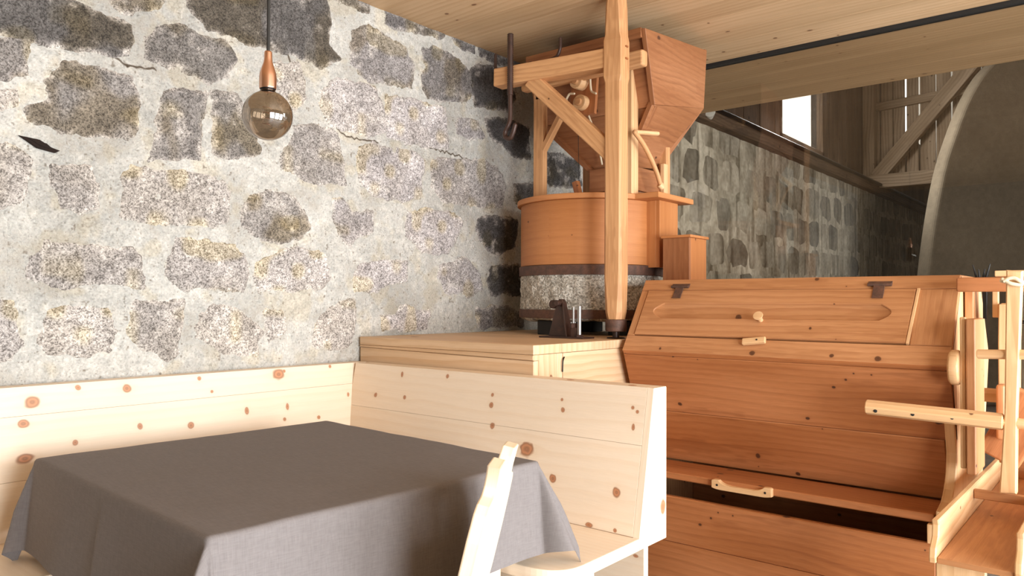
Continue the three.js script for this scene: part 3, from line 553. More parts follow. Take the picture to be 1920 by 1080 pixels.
// ------------------------------------------------------------------ pendant lamp
{
  const P = [1.309, 1.722, 1.34], t = thing('pendant_lamp', 'smoked glass globe bulb in a copper holder hanging on a dark cord', 'lamp', P);
  tube('cord', t, M.cord, [[P[0], 1.875, P[2]], [P[0], CY + 0.002, P[2]]], 0.0042, { straight: true, seg: 1 });
  lathe('holder', t, M.copper, [[0.0045, 0.165], [0.0085, 0.164], [0.0098, 0.160], [0.0100, 0.146], [0.0115, 0.135], [0.0168, 0.119], [0.0202, 0.107], [0.0212, 0.097], [0.0212, 0.071], [0.0206, 0.068], [0.0195, 0.068], [0.019, 0.09], [0.001, 0.092]], P, 40);
  lathe('collar', t, M.blackMetal, [[0.001, 0.071], [0.0188, 0.071], [0.0188, 0.0655], [0.0165, 0.0645], [0.001, 0.064]], P, 32);
  const prof = []; for (let k = 0; k <= 40; k++) { const a = -Math.PI / 2 + k / 40 * (Math.PI / 2 + 1.2); prof.push([Math.max(0.0004, 0.0625 * Math.cos(a)), 0.0625 * Math.sin(a) ]); }
  prof.push([0.0205, 0.0605], [0.0178, 0.0635], [0.0172, 0.068]);
  lathe('bulb', t, M.smoked, prof, P, 64);
  const f = lathe('filament_stem', t, M.glass, [[0.0005, 0.0], [0.004, 0.0], [0.005, 0.03], [0.009, 0.062], [0.0005, 0.063]], P, 16);
  const pts = []; for (let k = 0; k <= 60; k++) { const a = k / 60 * Math.PI * 7; pts.push([P[0] + 0.012 * Math.cos(a), P[1] - 0.026 + k / 60 * 0.05, P[2] + 0.012 * Math.sin(a)]); }
  tube('filament', t, M.copper, pts, 0.0008, { seg: 120, sides: 5 });
}
// ------------------------------------------------------------------ platform under the mill
const PY = 1.073, PX = 1.085, PZ = -0.045;
{
  const t = thing('mill_platform', 'pale timber platform of thick boards carrying the mill beside the stone wall', 'platform', [0.5, 0, -0.8]);
  // deck boards run along x; the front one is cut slightly askew
  let z = PZ; for (let k = 0; k < 7; k++) { const w = k ? 0.235 : 0.2; box('deck_plank', t, M.platform, [(PX - 0.03) / 2, PY - 0.02, z - w / 2], [PX + 0.03, 0.04, w - 0.002], 0, 0.003); z -= w; }
  // front: a wedge-shaped strip over a wide board
  plate('front_board', t, M.platform, [[-0.03, PY - 0.041, PZ], [-0.03, PY - 0.051, PZ], [PX, PY - 0.064, PZ], [PX, PY - 0.041, PZ]], 0.04, [1, 0, 0]);
  plate('front_board', t, M.platform, [[-0.03, 0.55, PZ - 0.003], [PX, 0.55, PZ - 0.003], [PX, PY - 0.066, PZ - 0.003], [-0.03, PY - 0.053, PZ - 0.003]], 0.035, [1, 0, 0]);
  // right side: short upright boards and long ones
  box('side_board', t, M.platform, [PX - 0.017, PY - 0.3, PZ - 0.105], [0.03, 0.518, 0.125], 1);
  box('side_board', t, M.platform, [PX - 0.018, PY - 0.3, PZ - 0.19], [0.03, 0.518, 0.04], 1);
  box('side_board', t, M.platform, [PX - 0.016, PY - 0.13, PZ - 0.49], [0.03, 0.178, 0.555], 2);
  box('side_board', t, M.platform, [PX - 0.018, PY - 0.4, PZ - 0.9], [0.03, 0.35, 1.37], 2);
  box('side_board', t, M.platform, [PX - 0.018, PY - 0.13, PZ - 1.18], [0.03, 0.178, 0.82], 2);
  for (const [x, zz] of [[0.06, -0.14], [1.0, -0.14], [0.06, -1.6], [1.0, -1.6]]) box('post', t, M.platform, [x, (PY - 0.042) / 2, zz], [0.1, PY - 0.042, 0.1], 1);
  tube('hook', t, M.blackMetal, [[PX + 0.002, PY - 0.06, PZ - 0.215], [PX + 0.006, PY - 0.075, PZ - 0.2], [PX + 0.004, PY - 0.12, PZ - 0.2]], 0.003, { seg: 10 });
}
// ------------------------------------------------------------------ millstone on its feet, wooden casing, hopper stand and hopper
const TCX = 0.56, TCZ = -1.25, at = [TCX, 0, TCZ];
function rough(g, amp, f, seed) { const p = g.attributes.position, n = g.attributes.normal; for (let i = 0; i < p.count; i++) { const a = Math.atan2(p.getZ(i), p.getX(i)) / (2 * Math.PI) + 0.5; const d = (vn(a * f * 2.5, p.getY(i) * f, seed, Math.round(f * 2.5), 4096) - 0.5) * amp; p.setXYZ(i, p.getX(i) + n.getX(i) * d, p.getY(i) + n.getY(i) * d, p.getZ(i) + n.getZ(i) * d); } g.computeVertexNormals(); }
{
  const t = thing('millstone', 'rough grey millstone bound by rusty iron hoops under the wooden casing', 'millstone', [TCX, PY, TCZ]);
  const pr = [[0.001, 1.15], [0.37, 1.15], [0.392, 1.158]]; for (let k = 0; k <= 20; k++) pr.push([0.402, 1.165 + k / 20 * 0.275]); pr.push([0.385, 1.448], [0.001, 1.448]);
  const g = new THREE.LatheGeometry(pr.map(p => new THREE.Vector2(...p)), 200); rough(g, 0.016, 34, 601);
  const p = g.attributes.position, uv = g.attributes.uv; for (let i = 0; i < p.count; i++) uv.setXY(i, uv.getX(i) * 2.5, p.getY(i));
  g.translate(...at); put('stone', g, M.millstone, t);
  const hoop = (y0, y1, r) => lathe('hoop', t, M.rust, [[r - 0.008, y0], [r, y0], [r + 0.002, y0 + 0.003], [r + 0.002, y1 - 0.003], [r, y1], [r - 0.008, y1]], at, 96);
  hoop(1.398, 1.452, 0.412); hoop(1.165, 1.212, 0.411);
  for (const a of [0.35, 1.75, 4.1, 5.2]) box('foot', t, M.dark, [TCX + 0.3 * Math.cos(a), PY + 0.039, TCZ + 0.3 * Math.sin(a)], [0.12, 0.078, 0.12], 0, 0.004);
}
{
  const t = thing('mill_casing', 'round bentwood casing of orange pine with a flat lid, set over the millstone', 'casing', [TCX, 1.45, TCZ]);
  lathe('drum', t, M.tub, [[0.386, 1.453], [0.402, 1.453], [0.404, 1.456], [0.404, 1.797], [0.402, 1.8], [0.386, 1.8], [0.386, 1.453]], at, 96, { u: 0.4 });
  // lid with a straight run over the side box
  const s = new THREE.Shape(); const r = 0.425; s.absarc(0, 0, r, 0.05, Math.PI * 2 - 0.62, false); s.lineTo(0.525, -r * Math.sin(0.62) + 0.0); s.lineTo(0.525, 0.19); s.lineTo(r * Math.cos(0.05) - 0.02, 0.19); s.closePath();
  const sh = new THREE.Shape(); sh.absarc(0, 0, r, 0.36, Math.PI * 2 - 0.40, false); sh.lineTo(0.53, -0.165); sh.lineTo(0.53, 0.235); sh.lineTo(0.39, 0.235); sh.closePath();
  const hole = new THREE.Path(); hole.absarc(0, 0, 0.12, 0, Math.PI * 2, true); sh.holes.push(hole);
  const g = woodUV(new THREE.ExtrudeGeometry(sh, { depth: 0.022, bevelEnabled: true, bevelThickness: 0.004, bevelSize: 0.005, bevelOffset: -0.005, bevelSegments: 2, curveSegments: 64 }), 0);
  g.rotateX(-Math.PI / 2); g.translate(TCX, 1.804, TCZ); put('lid', g, M.tub, t);
  // side box that leads the meal out
  box('side_box_panel', t, M.tub, [1.026, 1.62, -1.2975], [0.024, 0.36, 0.205], 1, 0.002);
  box('side_box_panel', t, M.tub, [0.962, 1.62, -1.206], [0.106, 0.36, 0.024], 1, 0.002);
  box('side_box_panel', t, M.tub, [0.962, 1.62, -1.388], [0.106, 0.36, 0.024], 1, 0.002);
}
{
  const t = thing('meal_spout', 'small square wooden spout box with a lid, between the mill casing and the chest', 'box', [1.16, 1.366, -1.25]);
  box('spout_panel', t, M.hopper, [1.156, 1.477, -1.16], [0.15, 0.222, 0.02], 1, 0.002);
  box('spout_panel', t, M.tub, [1.221, 1.477, -1.26], [0.02, 0.222, 0.18], 1, 0.002);
  box('spout_panel', t, M.tub, [1.156, 1.477, -1.34], [0.11, 0.222, 0.02], 1, 0.002);
  box('spout_panel', t, M.tub, [1.088, 1.477, -1.25], [0.015, 0.222, 0.16], 1, 0.002);
  box('lid', t, M.tub, [1.158, 1.595, -1.25], [0.17, 0.014, 0.215], 0, 0.002);
}
{
  const t = thing('hopper_stand', 'light wooden stand on the casing lid that carries the grain hopper', 'stand', [0.65, 1.83, -1.1]);
  box('leg', t, M.crane, [0.367, 2.15, -1.02], [0.07, 0.64, 0.04], 1, 0.003, { off: [0.3, 0.1] });
  box('leg', t, M.light, [0.925, 2.17, -1.1], [0.034, 0.68, 0.07], 1, 0.003);
  box('leg', t, M.crane, [0.38, 2.15, -1.5], [0.07, 0.64, 0.04], 1, 0.003); box('leg', t, M.crane, [0.9, 2.15, -1.5], [0.05, 0.64, 0.05], 1, 0.003);
  box('rail', t, M.crane, [0.67, 2.505, -0.985], [0.8, 0.085, 0.06], 0, 0.014);
  box('rail', t, M.crane, [0.6, 2.48, -1.745], [0.7, 0.07, 0.05], 0, 0.008);
  box('side_rail', t, M.crane, [0.37, 2.44, -1.36], [0.05, 0.06, 0.72], 2, 0.004);
  timber('brace', t, M.crane, [0.39, 2.12, -1.02], [0.56, 2.34, -1.0], 0.03, 0.04, [0, 0, 1]);
}
{
  const t = thing('grain_hopper', 'large funnel shaped wooden grain hopper hanging under the ceiling above the mill', 'hopper', [0.67, 1.84, -1.35]);
  const A = [[0.27, 2.66, -1.0], [1.06, 2.665, -1.0], [1.06, 2.735, -1.72], [0.27, 2.735, -1.72]];       // rim
  const K = [[0.29, 2.29, -1.1], [1.05, 2.295, -1.12], [1.05, 2.39, -1.70], [0.29, 2.38, -1.70]];       // knee
  const B = [[0.62, 1.99, -1.15], [0.86, 1.99, -1.15], [0.87, 2.02, -1.5], [0.62, 2.02, -1.5]];          // outlet
  const side = (lo, hi, i, j, gr, th = 0.028, m = M.hopper) => plate('panel', t, m, [lo[i], lo[j], hi[j], hi[i]], th, gr, { bevel: 0.002 });
  const back = (L) => L.map((p, i) => i < 2 ? [p[0] + (i ? -0.012 : 0.012), p[1], p[2] - 0.03] : p), A2 = back(A), K2 = back(K), B2 = back(B);   // the front stands back behind the side boards' edges
  side(K2, A2, 0, 1, [1, 0, 0]); side(K, A, 1, 2, [0, 0, 1], 0.028, M.hopper); side(K, A, 2, 3, [1, 0, 0]); side(K, A, 3, 0, [0, 0, 1]);
  side(B2, K2, 0, 1, [1, 0, 0]); side(B, K, 1, 2, [0, 0, 1]); side(B, K, 2, 3, [1, 0, 0]); side(B, K, 3, 0, [0, 0, 1]);
  box('rim_board', t, M.hopper, [0.655, 2.65, -1.012], [0.76, 0.05, 0.025], 0, 0.002);
  // feed shoe under the outlet
  box('shoe_board', t, M.hopper, [0.76, 1.93, -1.14], [0.26, 0.13, 0.02], 0); box('shoe_board', t, M.hopper, [0.89, 1.93, -1.32], [0.02, 0.13, 0.36], 2); box('shoe_board', t, M.hopper, [0.63, 1.93, -1.32], [0.02, 0.13, 0.36], 2);
  box('shoe_board', t, M.hopper, [0.76, 1.855, -1.32], [0.26, 0.016, 0.36], 2);
  box('shoe_board', t, M.light, [0.915, 1.95, -1.47], [0.025, 0.19, 0.045], 1);
  // winding pegs on the front
  box('peg_board', t, M.chestDark, [0.645, 2.4, -1.055], [0.17, 0.24, 0.022], 1, 0.003, { rot: [-0.12, 0, 0] });
  for (const [x, y, z] of [[0.638, 2.465, -1.0], [0.65, 2.35, -1.015]]) { rod('peg', t, M.light, [x, y, z - 0.05], [x, y, z + 0.02], 0.042, 0.042, 24); rod('peg_tip', t, M.crane, [x, y, z + 0.018], [x, y, z + 0.034], 0.022, 0.02, 16); }
  tube('string', t, M.rope, [[0.62, 2.4, -0.995], [0.585, 2.405, -1.0], [0.565, 2.38, -1.0], [0.57, 2.37, -0.995]], 0.006);
  tube('string', t, M.rope, [[0.70, 2.49, -1.03], [0.708, 2.41, -1.03], [0.745, 2.385, -1.02]], 0.006);
  tube('string', t, M.rope, [[0.675, 2.29, -1.05], [0.7, 2.16, -1.1], [0.715, 2.02, -1.13]], 0.005);
  tube('string', t, M.cord, [[0.60, 2.29, -1.06], [0.6, 2.0, -1.07], [0.602, 1.86, -1.07]], 0.0016);
  box('tappet', t, M.chestDark, [0.605, 1.88, -1.05], [0.035, 0.09, 0.035], 1, 0.004, { rot: [0, 0, 0.25] });
  // bent spring stick and its peg
  rod('spring_peg', t, M.light, [1.005, 2.135, -1.0], [1.01, 2.165, -1.225], 0.012, 0.012, 10);
  tube('spring_stick', t, M.crane, [[1.0, 2.135, -1.0], [1.0, 2.085, -1.09], [1.0, 2.02, -1.17], [1.0, 1.95, -1.235], [1.0, 1.89, -1.275]], 0.013, { seg: 24, sides: 8 });
  rod('spring_end', t, M.light, [0.995, 1.897, -1.268], [1.005, 1.878, -1.288], 0.019, 0.019, 12);
}
// ------------------------------------------------------------------ millstone crane
{
  const px = 1.011, pz = -0.802, a6 = 0.105, c = Math.cos(a6), s = Math.sin(a6);
  const t = thing('millstone_crane', 'upright wooden millstone crane with a braced arm, standing on the platform before the mill', 'crane', [px, PY, pz]);
  const on = (d, y, off = 0) => [px - c * d + s * off, y, pz + s * d + c * off];           // d metres out along the arm
  // post: square with worn corners, narrower and rounded at its foot
  const sec = (w, r, y) => { const q = []; for (const [sx, sz] of [[1, 1], [-1, 1], [-1, -1], [1, -1]]) { const e = w / 2; const A = [sx * e, sz * (e - r)], B = [sx * (e - r), sz * e]; q.push(...(sx * sz > 0 ? [A, B] : [B, A])); } return q.map(([x, z]) => [px + c * x + s * z, y, pz - s * x + c * z]); };
  const rows = [sec(0.078, 0.022, PY + 0.085), sec(0.09, 0.02, PY + 0.13), sec(0.094, 0.012, PY + 0.3), sec(0.091, 0.010, 1.8), sec(0.091, 0.008, 2.34), sec(0.098, 0.004, 2.37), sec(0.098, 0.004, 2.55), sec(0.091, 0.008, 2.58), sec(0.089, 0.014, 2.72), sec(0.084, 0.018, 2.783)];
  const P = [], I = []; rows.forEach(r => r.forEach(p => P.push(...p)));
  for (let k = 0; k + 1 < rows.length; k++) for (let i = 0; i < 8; i++) { const a = k * 8 + i, b = k * 8 + (i + 1) % 8; I.push(a, a + 8, b, b, a + 8, b + 8); }
  for (let i = 1; i < 7; i++) { I.push(0, i, i + 1); const o = (rows.length - 1) * 8; I.push(o, o + i + 1, o + i); }
  let g = new THREE.BufferGeometry(); g.setAttribute('position', new THREE.Float32BufferAttribute(P, 3)); g.setIndex(I); g = g.toNonIndexed(); g.computeVertexNormals();
  put('post', woodUV(g, 1, [0.2, 0.13]), M.crane, t);
  lathe('iron_collar', t, M.rust, [[0.03, PY + 0.035], [0.05, PY + 0.035], [0.053, PY + 0.04], [0.053, PY + 0.09], [0.05, PY + 0.095], [0.035, PY + 0.095]], [px, 0, pz], 24);
  rod('pivot', t, M.iron, [px, PY, pz], [px, PY + 0.05, pz], 0.017, 0.017, 14); rod('pivot_plate', t, M.iron, [px, PY, pz], [px, PY + 0.006, pz], 0.045, 0.045, 20);
  timber('arm', t, M.crane, on(-0.047, 2.466), on(0.72, 2.478), 0.085, 0.098, [0, 1, 0], 0.006);
  timber('brace', t, M.crane, on(0.50, 2.44), on(0.02, 1.99), 0.06, 0.085, [0.68, 0.73, 0], 0.008);
  for (const y of [2.52, 2.46]) box('wedge', t, M.chestDark, [px + 0.053, y, pz - 0.012], [0.006, 0.008, 0.02], 2, 0.001);
}
{ // lifting irons that hang from the arm
  const px = 1.011, pz = -0.802, a6 = 0.105, c = Math.cos(a6), s = Math.sin(a6), on = (d, y, off = 0) => [px - c * d + s * off, y, pz + s * d + c * off];
  const t = thing('lifting_iron', 'dark iron screw with a hook and a bow on the crane arm', 'hook', on(0.5, 2.53));
  // threaded spindle
  const q = on(0.60, 0, 0.055), pr = []; for (let k = 0; k <= 60; k++) pr.push([0.0145 + (k % 2) * 0.003, 2.36 + k / 60 * 0.33]); pr.unshift([0.0005, 2.36]); pr.push([0.0005, 2.692]);
  lathe('spindle', t, M.iron, pr, [q[0], 0, q[2]], 16);
  tube('hook', t, M.iron, [[q[0], 2.37, q[2]], [q[0], 2.25, q[2]], [q[0] - 0.004, 2.2, q[2] + 0.008], [q[0] - 0.025, 2.165, q[2] + 0.01], [q[0] - 0.022, 2.135, q[2] + 0.012], [q[0] + 0.01, 2.125, q[2] + 0.012], [q[0] + 0.03, 2.15, q[2] + 0.012], [q[0] + 0.045, 2.19, q[2] + 0.012]], 0.0125, { seg: 50, tension: 0.5 });
  const b = (d, y) => on(d, y, -0.05);
  tube('bow', t, M.iron, [b(0.77, 2.635), b(0.77, 2.56), b(0.755, 2.535), b(0.7, 2.532), b(0.42, 2.545), b(0.37, 2.56), b(0.352, 2.6), b(0.352, 2.65)], 0.009, { seg: 60, tension: 0.25 });
  timber('bow_plate', t, M.iron, b(0.52, 2.545), b(0.7, 2.54), 0.05, 0.012, [0, 1, 0], 0.002);
}
// ------------------------------------------------------------------ iron bearing bracket beside the stone
{
  const t = thing('iron_bracket', 'dark iron bearing bracket with a screw, bolted to the platform before the millstone', 'bracket', [0.79, PY, -0.67]);
  plate('bracket_plate', t, M.iron, [[0.672, PY + 0.006, -0.695], [0.805, PY + 0.006, -0.695], [0.765, PY + 0.175, -0.7], [0.753, PY + 0.195, -0.7], [0.733, PY + 0.195, -0.7], [0.722, PY + 0.175, -0.7]], 0.03, [0, 1, 0], { bevel: 0.003 });
  plate('bracket_rib', t, M.iron, [[0.814, PY + 0.006, -0.66], [0.814, PY + 0.006, -0.72], [0.768, PY + 0.175, -0.72], [0.768, PY + 0.175, -0.69]], 0.008, [0, 1, 0], { bevel: 0.001 });
  box('base_plate', t, M.iron, [0.8, PY + 0.004, -0.675], [0.27, 0.008, 0.1], 0, 0.002);
  rod('pin', t, M.iron, [0.743, PY + 0.173, -0.735], [0.743, PY + 0.173, -0.665], 0.017, 0.015, 16);
  rod('lever_boss', t, M.iron, [0.7, PY + 0.168, -0.74], [0.7, PY + 0.168, -0.69], 0.022, 0.022, 16);
  rod('screw', t, M.steel, [0.855, PY + 0.075, -0.66], [0.855, PY + 0.155, -0.66], 0.006, 0.006, 12);
  rod('screw', t, M.steel, [0.897, PY + 0.008, -0.65], [0.897, PY + 0.16, -0.65], 0.010, 0.010, 14);
  rod('nut', t, M.iron, [0.855, PY + 0.05, -0.66], [0.855, PY + 0.075, -0.66], 0.018, 0.018, 6);
  box('yoke', t, M.iron, [0.868, PY + 0.03, -0.66], [0.04, 0.05, 0.03], 0, 0.004);
  rod('nut', t, M.iron, [0.897, PY + 0.006, -0.65], [0.897, PY + 0.02, -0.65], 0.02, 0.02, 6);
}

// ------------------------------------------------------------------ bolting chest
{
  const x0 = 1.12, x1 = 2.485, t = thing('flour_chest', 'large honey brown six sided flour chest with a hinged hatch and an open slot below', 'chest', [1.8, 0, -0.95]);
  const T = [1.362, -0.9], F = [1.027, -0.68], Lw = [0.503, -0.885];
  const nU = [0.549, 0.836];   // outward direction (y, z) of the sloping top
  const up = (x, f, o = 0) => [x, lerp(F[0], T[0], f) + nU[0] * o, lerp(F[1], T[1], f) + nU[1] * o];   // point of the upper slope; f 0 at the fold, 1 at the top
  const A = [1, 0, 0];
  // upper slope: frame boards round the hatch
  plate('front_board', t, M.chest, [up(x0, 0.845), up(x1, 0.845), up(x1, 1), up(x0, 1)], 0.026, A);
  plate('front_board', t, M.chest, [up(x0, 0.0), up(x1, 0.0), up(x1, 0.208), up(x0, 0.208)], 0.026, A);
  plate('front_board', t, M.chest, [up(x0, 0.21), up(1.157, 0.21), up(1.157, 0.843), up(x0, 0.843)], 0.026, [0, 1, 0]);
  plate('front_board', t, M.chest, [up(2.343, 0.21), up(x1, 0.21), up(x1, 0.843), up(2.343, 0.843)], 0.026, [0, 1, 0]);
  // hatch: a fielded panel whose middle is scooped out along a long trough
  const h = plate('hatch', t, M.chest, [up(1.16, 0.222, 0.006), up(2.33, 0.222, 0.006), up(2.34, 0.838, 0.006), up(1.16, 0.838, 0.006)], 0.02, A, { holes: [[...Array(25)].map((_, i) => i).map(i => i <= 12 ? up(1.225 + 0.045 * (1 - Math.sin(i / 12 * Math.PI)), 0.45 + 0.2 * i / 12, 0.006) : up(2.262 - 0.045 * (1 - Math.sin((i - 12.5) / 12 * Math.PI)), 0.65 - 0.2 * (i - 13) / 12, 0.006))] });
  { // trough: a shallow scooped surface inside the hatch's opening
    const n = 14, m = 40, P = [], U = [], I = [];
    for (let j = 0; j <= n; j++) for (let i = 0; i <= m; i++) { const f = 0.44 + 0.22 * j / n, x = 1.215 + 1.06 * i / m, e = Math.min(1, Math.min(i, m - i) / 2.2), d = 0.016 * Math.sqrt(Math.max(0, 1 - ((j / n) * 2 - 1) ** 2)) * e; P.push(...up(x, f, 0.0055 - d - 0.0006)); U.push(x + 0.4, f * 0.4 + 0.1); if (i < m && j < n) { const q = j * (m + 1) + i; I.push(q, q + 1, q + m + 1, q + 1, q + m + 2, q + m + 1); } }
    const g = new THREE.BufferGeometry(); g.setAttribute('position', new THREE.Float32BufferAttribute(P, 3)); g.setAttribute('uv', new THREE.Float32BufferAttribute(U, 2)); g.setIndex(I); g.computeVertexNormals(); put('trough', g, M.chest, h);
  }
  plate('hatch_edge', t, M.light, [up(2.331, 0.215, 0.008), up(2.341, 0.215, 0.008), up(2.353, 0.84, 0.008), up(2.343, 0.84, 0.008)], 0.02, [0, 1, 0], { bevel: 0.001 });
  for (const x of [1.325, 2.205]) {
    const e = [up(x - 0.045, 0.885, 0.003), up(x + 0.045, 0.885, 0.003), up(x + 0.045, 0.935, 0.003), up(x - 0.045, 0.935, 0.003)];
    const hg = plate('hinge', t, M.rust, e, 0.004, A, { bevel: 0.0008 }); plate('hinge_strap', hg, M.rust, [up(x - 0.021, 0.72, 0.012), up(x + 0.021, 0.72, 0.012), up(x + 0.021, 0.886, 0.010), up(x - 0.021, 0.886, 0.010)], 0.004, [0, 1, 0], { bevel: 0.0008 });
    rod('hinge_knuckle', hg, M.rust, up(x - 0.045, 0.885, 0.008), up(x + 0.045, 0.885, 0.008), 0.007, 0.007, 10);
  }
  { // turned knob
    const b = up(1.755, 0.44, -0.002), tip = up(1.755, 0.44, 0.045), k = rod('knob', t, M.light, b, up(1.755, 0.44, 0.034), 0.011, 0.010, 14);
    rod('knob_head', k, M.light, up(1.755, 0.44, 0.03), tip, 0.017, 0.022, 18);
  }
  { const l = timber('latch', t, M.light, up(1.70, 0.155, 0.011), up(1.80, 0.19, 0.011), 0.02, 0.03, [0, 0.84, -0.55], 0.006); rod('latch_pin', l, M.dark, up(1.765, 0.175, 0.015), up(1.765, 0.175, 0.023), 0.004, 0.004, 8); }
  // lower, inward leaning face
  const lowp = (x, f) => [x, lerp(Lw[0], F[0], f), lerp(Lw[1], F[1], f)];
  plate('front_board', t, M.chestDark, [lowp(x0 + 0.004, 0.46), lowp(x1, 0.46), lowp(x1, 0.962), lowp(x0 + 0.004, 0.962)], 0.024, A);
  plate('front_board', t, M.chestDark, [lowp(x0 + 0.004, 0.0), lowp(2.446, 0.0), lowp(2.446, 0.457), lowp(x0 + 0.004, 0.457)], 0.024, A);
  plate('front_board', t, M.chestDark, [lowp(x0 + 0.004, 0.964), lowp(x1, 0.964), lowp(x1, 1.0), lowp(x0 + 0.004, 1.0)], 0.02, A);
  // end boards
  const curve = []; for (let k = 0; k <= 10; k++) { const a = k / 10; curve.push([lerp(0.70, 0.52, a) - 0.0, -0.795 + 0.0 + 0.19 * (1 - Math.sqrt(1 - a * a))]); }
  const endPts = (x) => [[0.0, -0.6], [0.47, -0.6], [0.505, -0.606], ...curve.slice().reverse().map(p => p), [1.027, -0.693], [1.35, -0.912], [1.35, -1.35], [1.027, -1.57], [0.5, -1.37], [0.0, -1.37]].map(([y, z]) => [x, y, z]);
  plate('end_board', t, M.light, endPts(x1).slice().reverse(), 0.035, [0, 1, 0]).userData.label = 'pale end board facing the windows';
  { const e = endPts(x0 + 0.006).map(p => [x0 + 0.006, p[1], p[2] - 0.012]); plate('end_board', t, M.chest, e, 0.03, [0, 1, 0]); }
  plate('top_board', t, M.chest, [[x0, 1.362, -0.9], [x1, 1.362, -0.9], [x1, 1.362, -1.36], [x0, 1.362, -1.36]], 0.024, A);
  plate('back_board', t, M.chestDark, [[x1 - 0.04, 0.02, -1.36], [x0 + 0.04, 0.02, -1.36], [x0 + 0.04, 1.33, -1.36], [x1 - 0.04, 1.33, -1.36]], 0.024, A);
  // flap above the slot, with its handle
  const flap = plate('flap', t, M.chestDark, [[x0 + 0.04, 0.502, -0.625], [2.44, 0.502, -0.625], [2.44, 0.502, -0.866], [x0 + 0.04, 0.502, -0.866]], 0.03, A, { bevel: 0.004 });
  { // bow handle
    const sh = new THREE.Shape(); sh.moveTo(-0.14, -0.014); sh.lineTo(-0.14, 0.016); sh.quadraticCurveTo(-0.135, 0.024, -0.105, 0.02); sh.quadraticCurveTo(-0.09, 0.004, -0.05, 0.002); sh.lineTo(0.05, 0.002); sh.quadraticCurveTo(0.09, 0.004, 0.105, 0.02); sh.quadraticCurveTo(0.135, 0.024, 0.14, 0.016); sh.lineTo(0.14, -0.014); sh.quadraticCurveTo(0.12, -0.02, 0.09, -0.02); sh.lineTo(-0.09, -0.02); sh.quadraticCurveTo(-0.12, -0.02, -0.14, -0.014);
    const g = woodUV(new THREE.ExtrudeGeometry(sh, { depth: 0.02, bevelEnabled: true, bevelThickness: 0.003, bevelSize: 0.003, bevelOffset: -0.003, bevelSegments: 2, curveSegments: 6 }), 0); g.scale(0.92, 1, 1); g.translate(1.735, 0.485, -0.626);
    const hd = put('handle', g, M.light, flap); for (const x of [1.632, 1.838]) rod('nail', hd, M.dark, [x, 0.485, -0.607], [x, 0.485, -0.6015], 0.005, 0.005, 8);
  }
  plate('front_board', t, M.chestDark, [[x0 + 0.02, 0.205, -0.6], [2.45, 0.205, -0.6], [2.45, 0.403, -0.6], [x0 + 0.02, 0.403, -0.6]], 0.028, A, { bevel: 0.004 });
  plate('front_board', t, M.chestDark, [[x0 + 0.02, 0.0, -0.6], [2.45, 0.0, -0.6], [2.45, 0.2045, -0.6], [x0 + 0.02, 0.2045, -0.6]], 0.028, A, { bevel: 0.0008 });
  box('slot_block', t, M.light, [2.432, 0.435, -0.63], [0.02, 0.07, 0.05], 1, 0.002);
  rod('disc', t, M.light, [2.487, 1.026, -0.66], [2.522, 1.026, -0.66], 0.062, 0.062, 30);
}
// ------------------------------------------------------------------ shaking gear at the chest's right end
{
  const t = thing('shaking_gear', 'upright pale wooden guide boards standing at the right end of the flour chest', 'machine', [2.58, 0, -0.85]);
  box('guide_board', t, M.light, [2.53, 0.94, -0.655], [0.018, 0.53, 0.03], 1, 0.004);
  box('guide_board', t, M.chest, [2.557, 0.93, -0.715], [0.03, 0.54, 0.19], 1, 0.006, { off: [0.6, 0.2] });
  plate('guide_board', t, M.light, [[2.6, 0.66, -1.12], [2.6, 1.24, -1.12], [2.6, 1.255, -1.02], [2.6, 1.25, -0.95], [2.6, 1.1, -0.93], [2.6, 0.9, -0.93], [2.6, 0.66, -0.93]].reverse(), 0.03, [0, 1, 0]);
  { // fork with a slotted top and a long eye
    const x = 2.632, y0 = 0.7, pts = [[0.84, -1.06], [0.86, -1.3], [1.22, -1.34], [1.23, -1.28], [1.12, -1.24], [1.06, -1.2], [1.12, -1.16], [1.23, -1.12], [1.22, -1.06]].map(([y, z]) => [x, y, z]);
    const eye = [...Array(20)].map((_, i) => { const a = i / 20 * 2 * Math.PI; return [x, 0.93 + 0.065 * Math.sin(a), -1.19 + 0.05 * Math.cos(a)]; });
    plate('fork', t, M.light, pts.slice(), 0.03, [0, 1, 0], { holes: [eye] });
    box('batten', t, M.light, [2.555, 0.9, -1.02], [0.14, 0.05, 0.04], 0);
  }
  box('guide_board', t, M.chest, [2.505, 1.2, -1.0], [0.03, 0.28, 0.12], 1, 0.004);
  box('guide_board', t, M.chest, [2.62, 0.86, -0.85], [0.03, 0.2, 0.06], 1, 0.01);
  timber('brace', t, M.chestDark, [2.6, 0.68, -0.9], [2.72, 0.92, -0.9], 0.06, 0.14, [-0.8, 0.6, 0], 0.01);
  box('top_beam', t, M.chestDark, [2.9, 1.322, -0.8], [0.82, 0.052, 0.06], 0, 0.006);
  box('top_block', t, M.light, [2.66, 1.36, -0.8], [0.1, 0.022, 0.05], 0, 0.003);
  rod('iron_rod', t, M.blackMetal, [2.6, 1.18, -1.19], [3.1, 1.18, -1.19], 0.008, 0.008, 10);
  for (const [dx, dz, l] of [[-0.02, 0, 0.05], [-0.005, 0.01, 0.032], [0.008, -0.008, 0.034], [0.022, 0, 0.052]]) rod('spike', t, M.blackMetal, [2.565 + dx * 0.7, 1.345, -0.8 + dz], [2.565 + dx * 1.3, 1.345 + l, -0.8 + dz], 0.005, 0.002, 7);
  box('stay', t, M.light, [2.585, 1.27, -1.0], [0.02, 0.14, 0.03], 1, 0.003); box('stay', t, M.blackMetal, [2.553, 1.26, -0.98], [0.014, 0.13, 0.02], 1, 0.002);
}
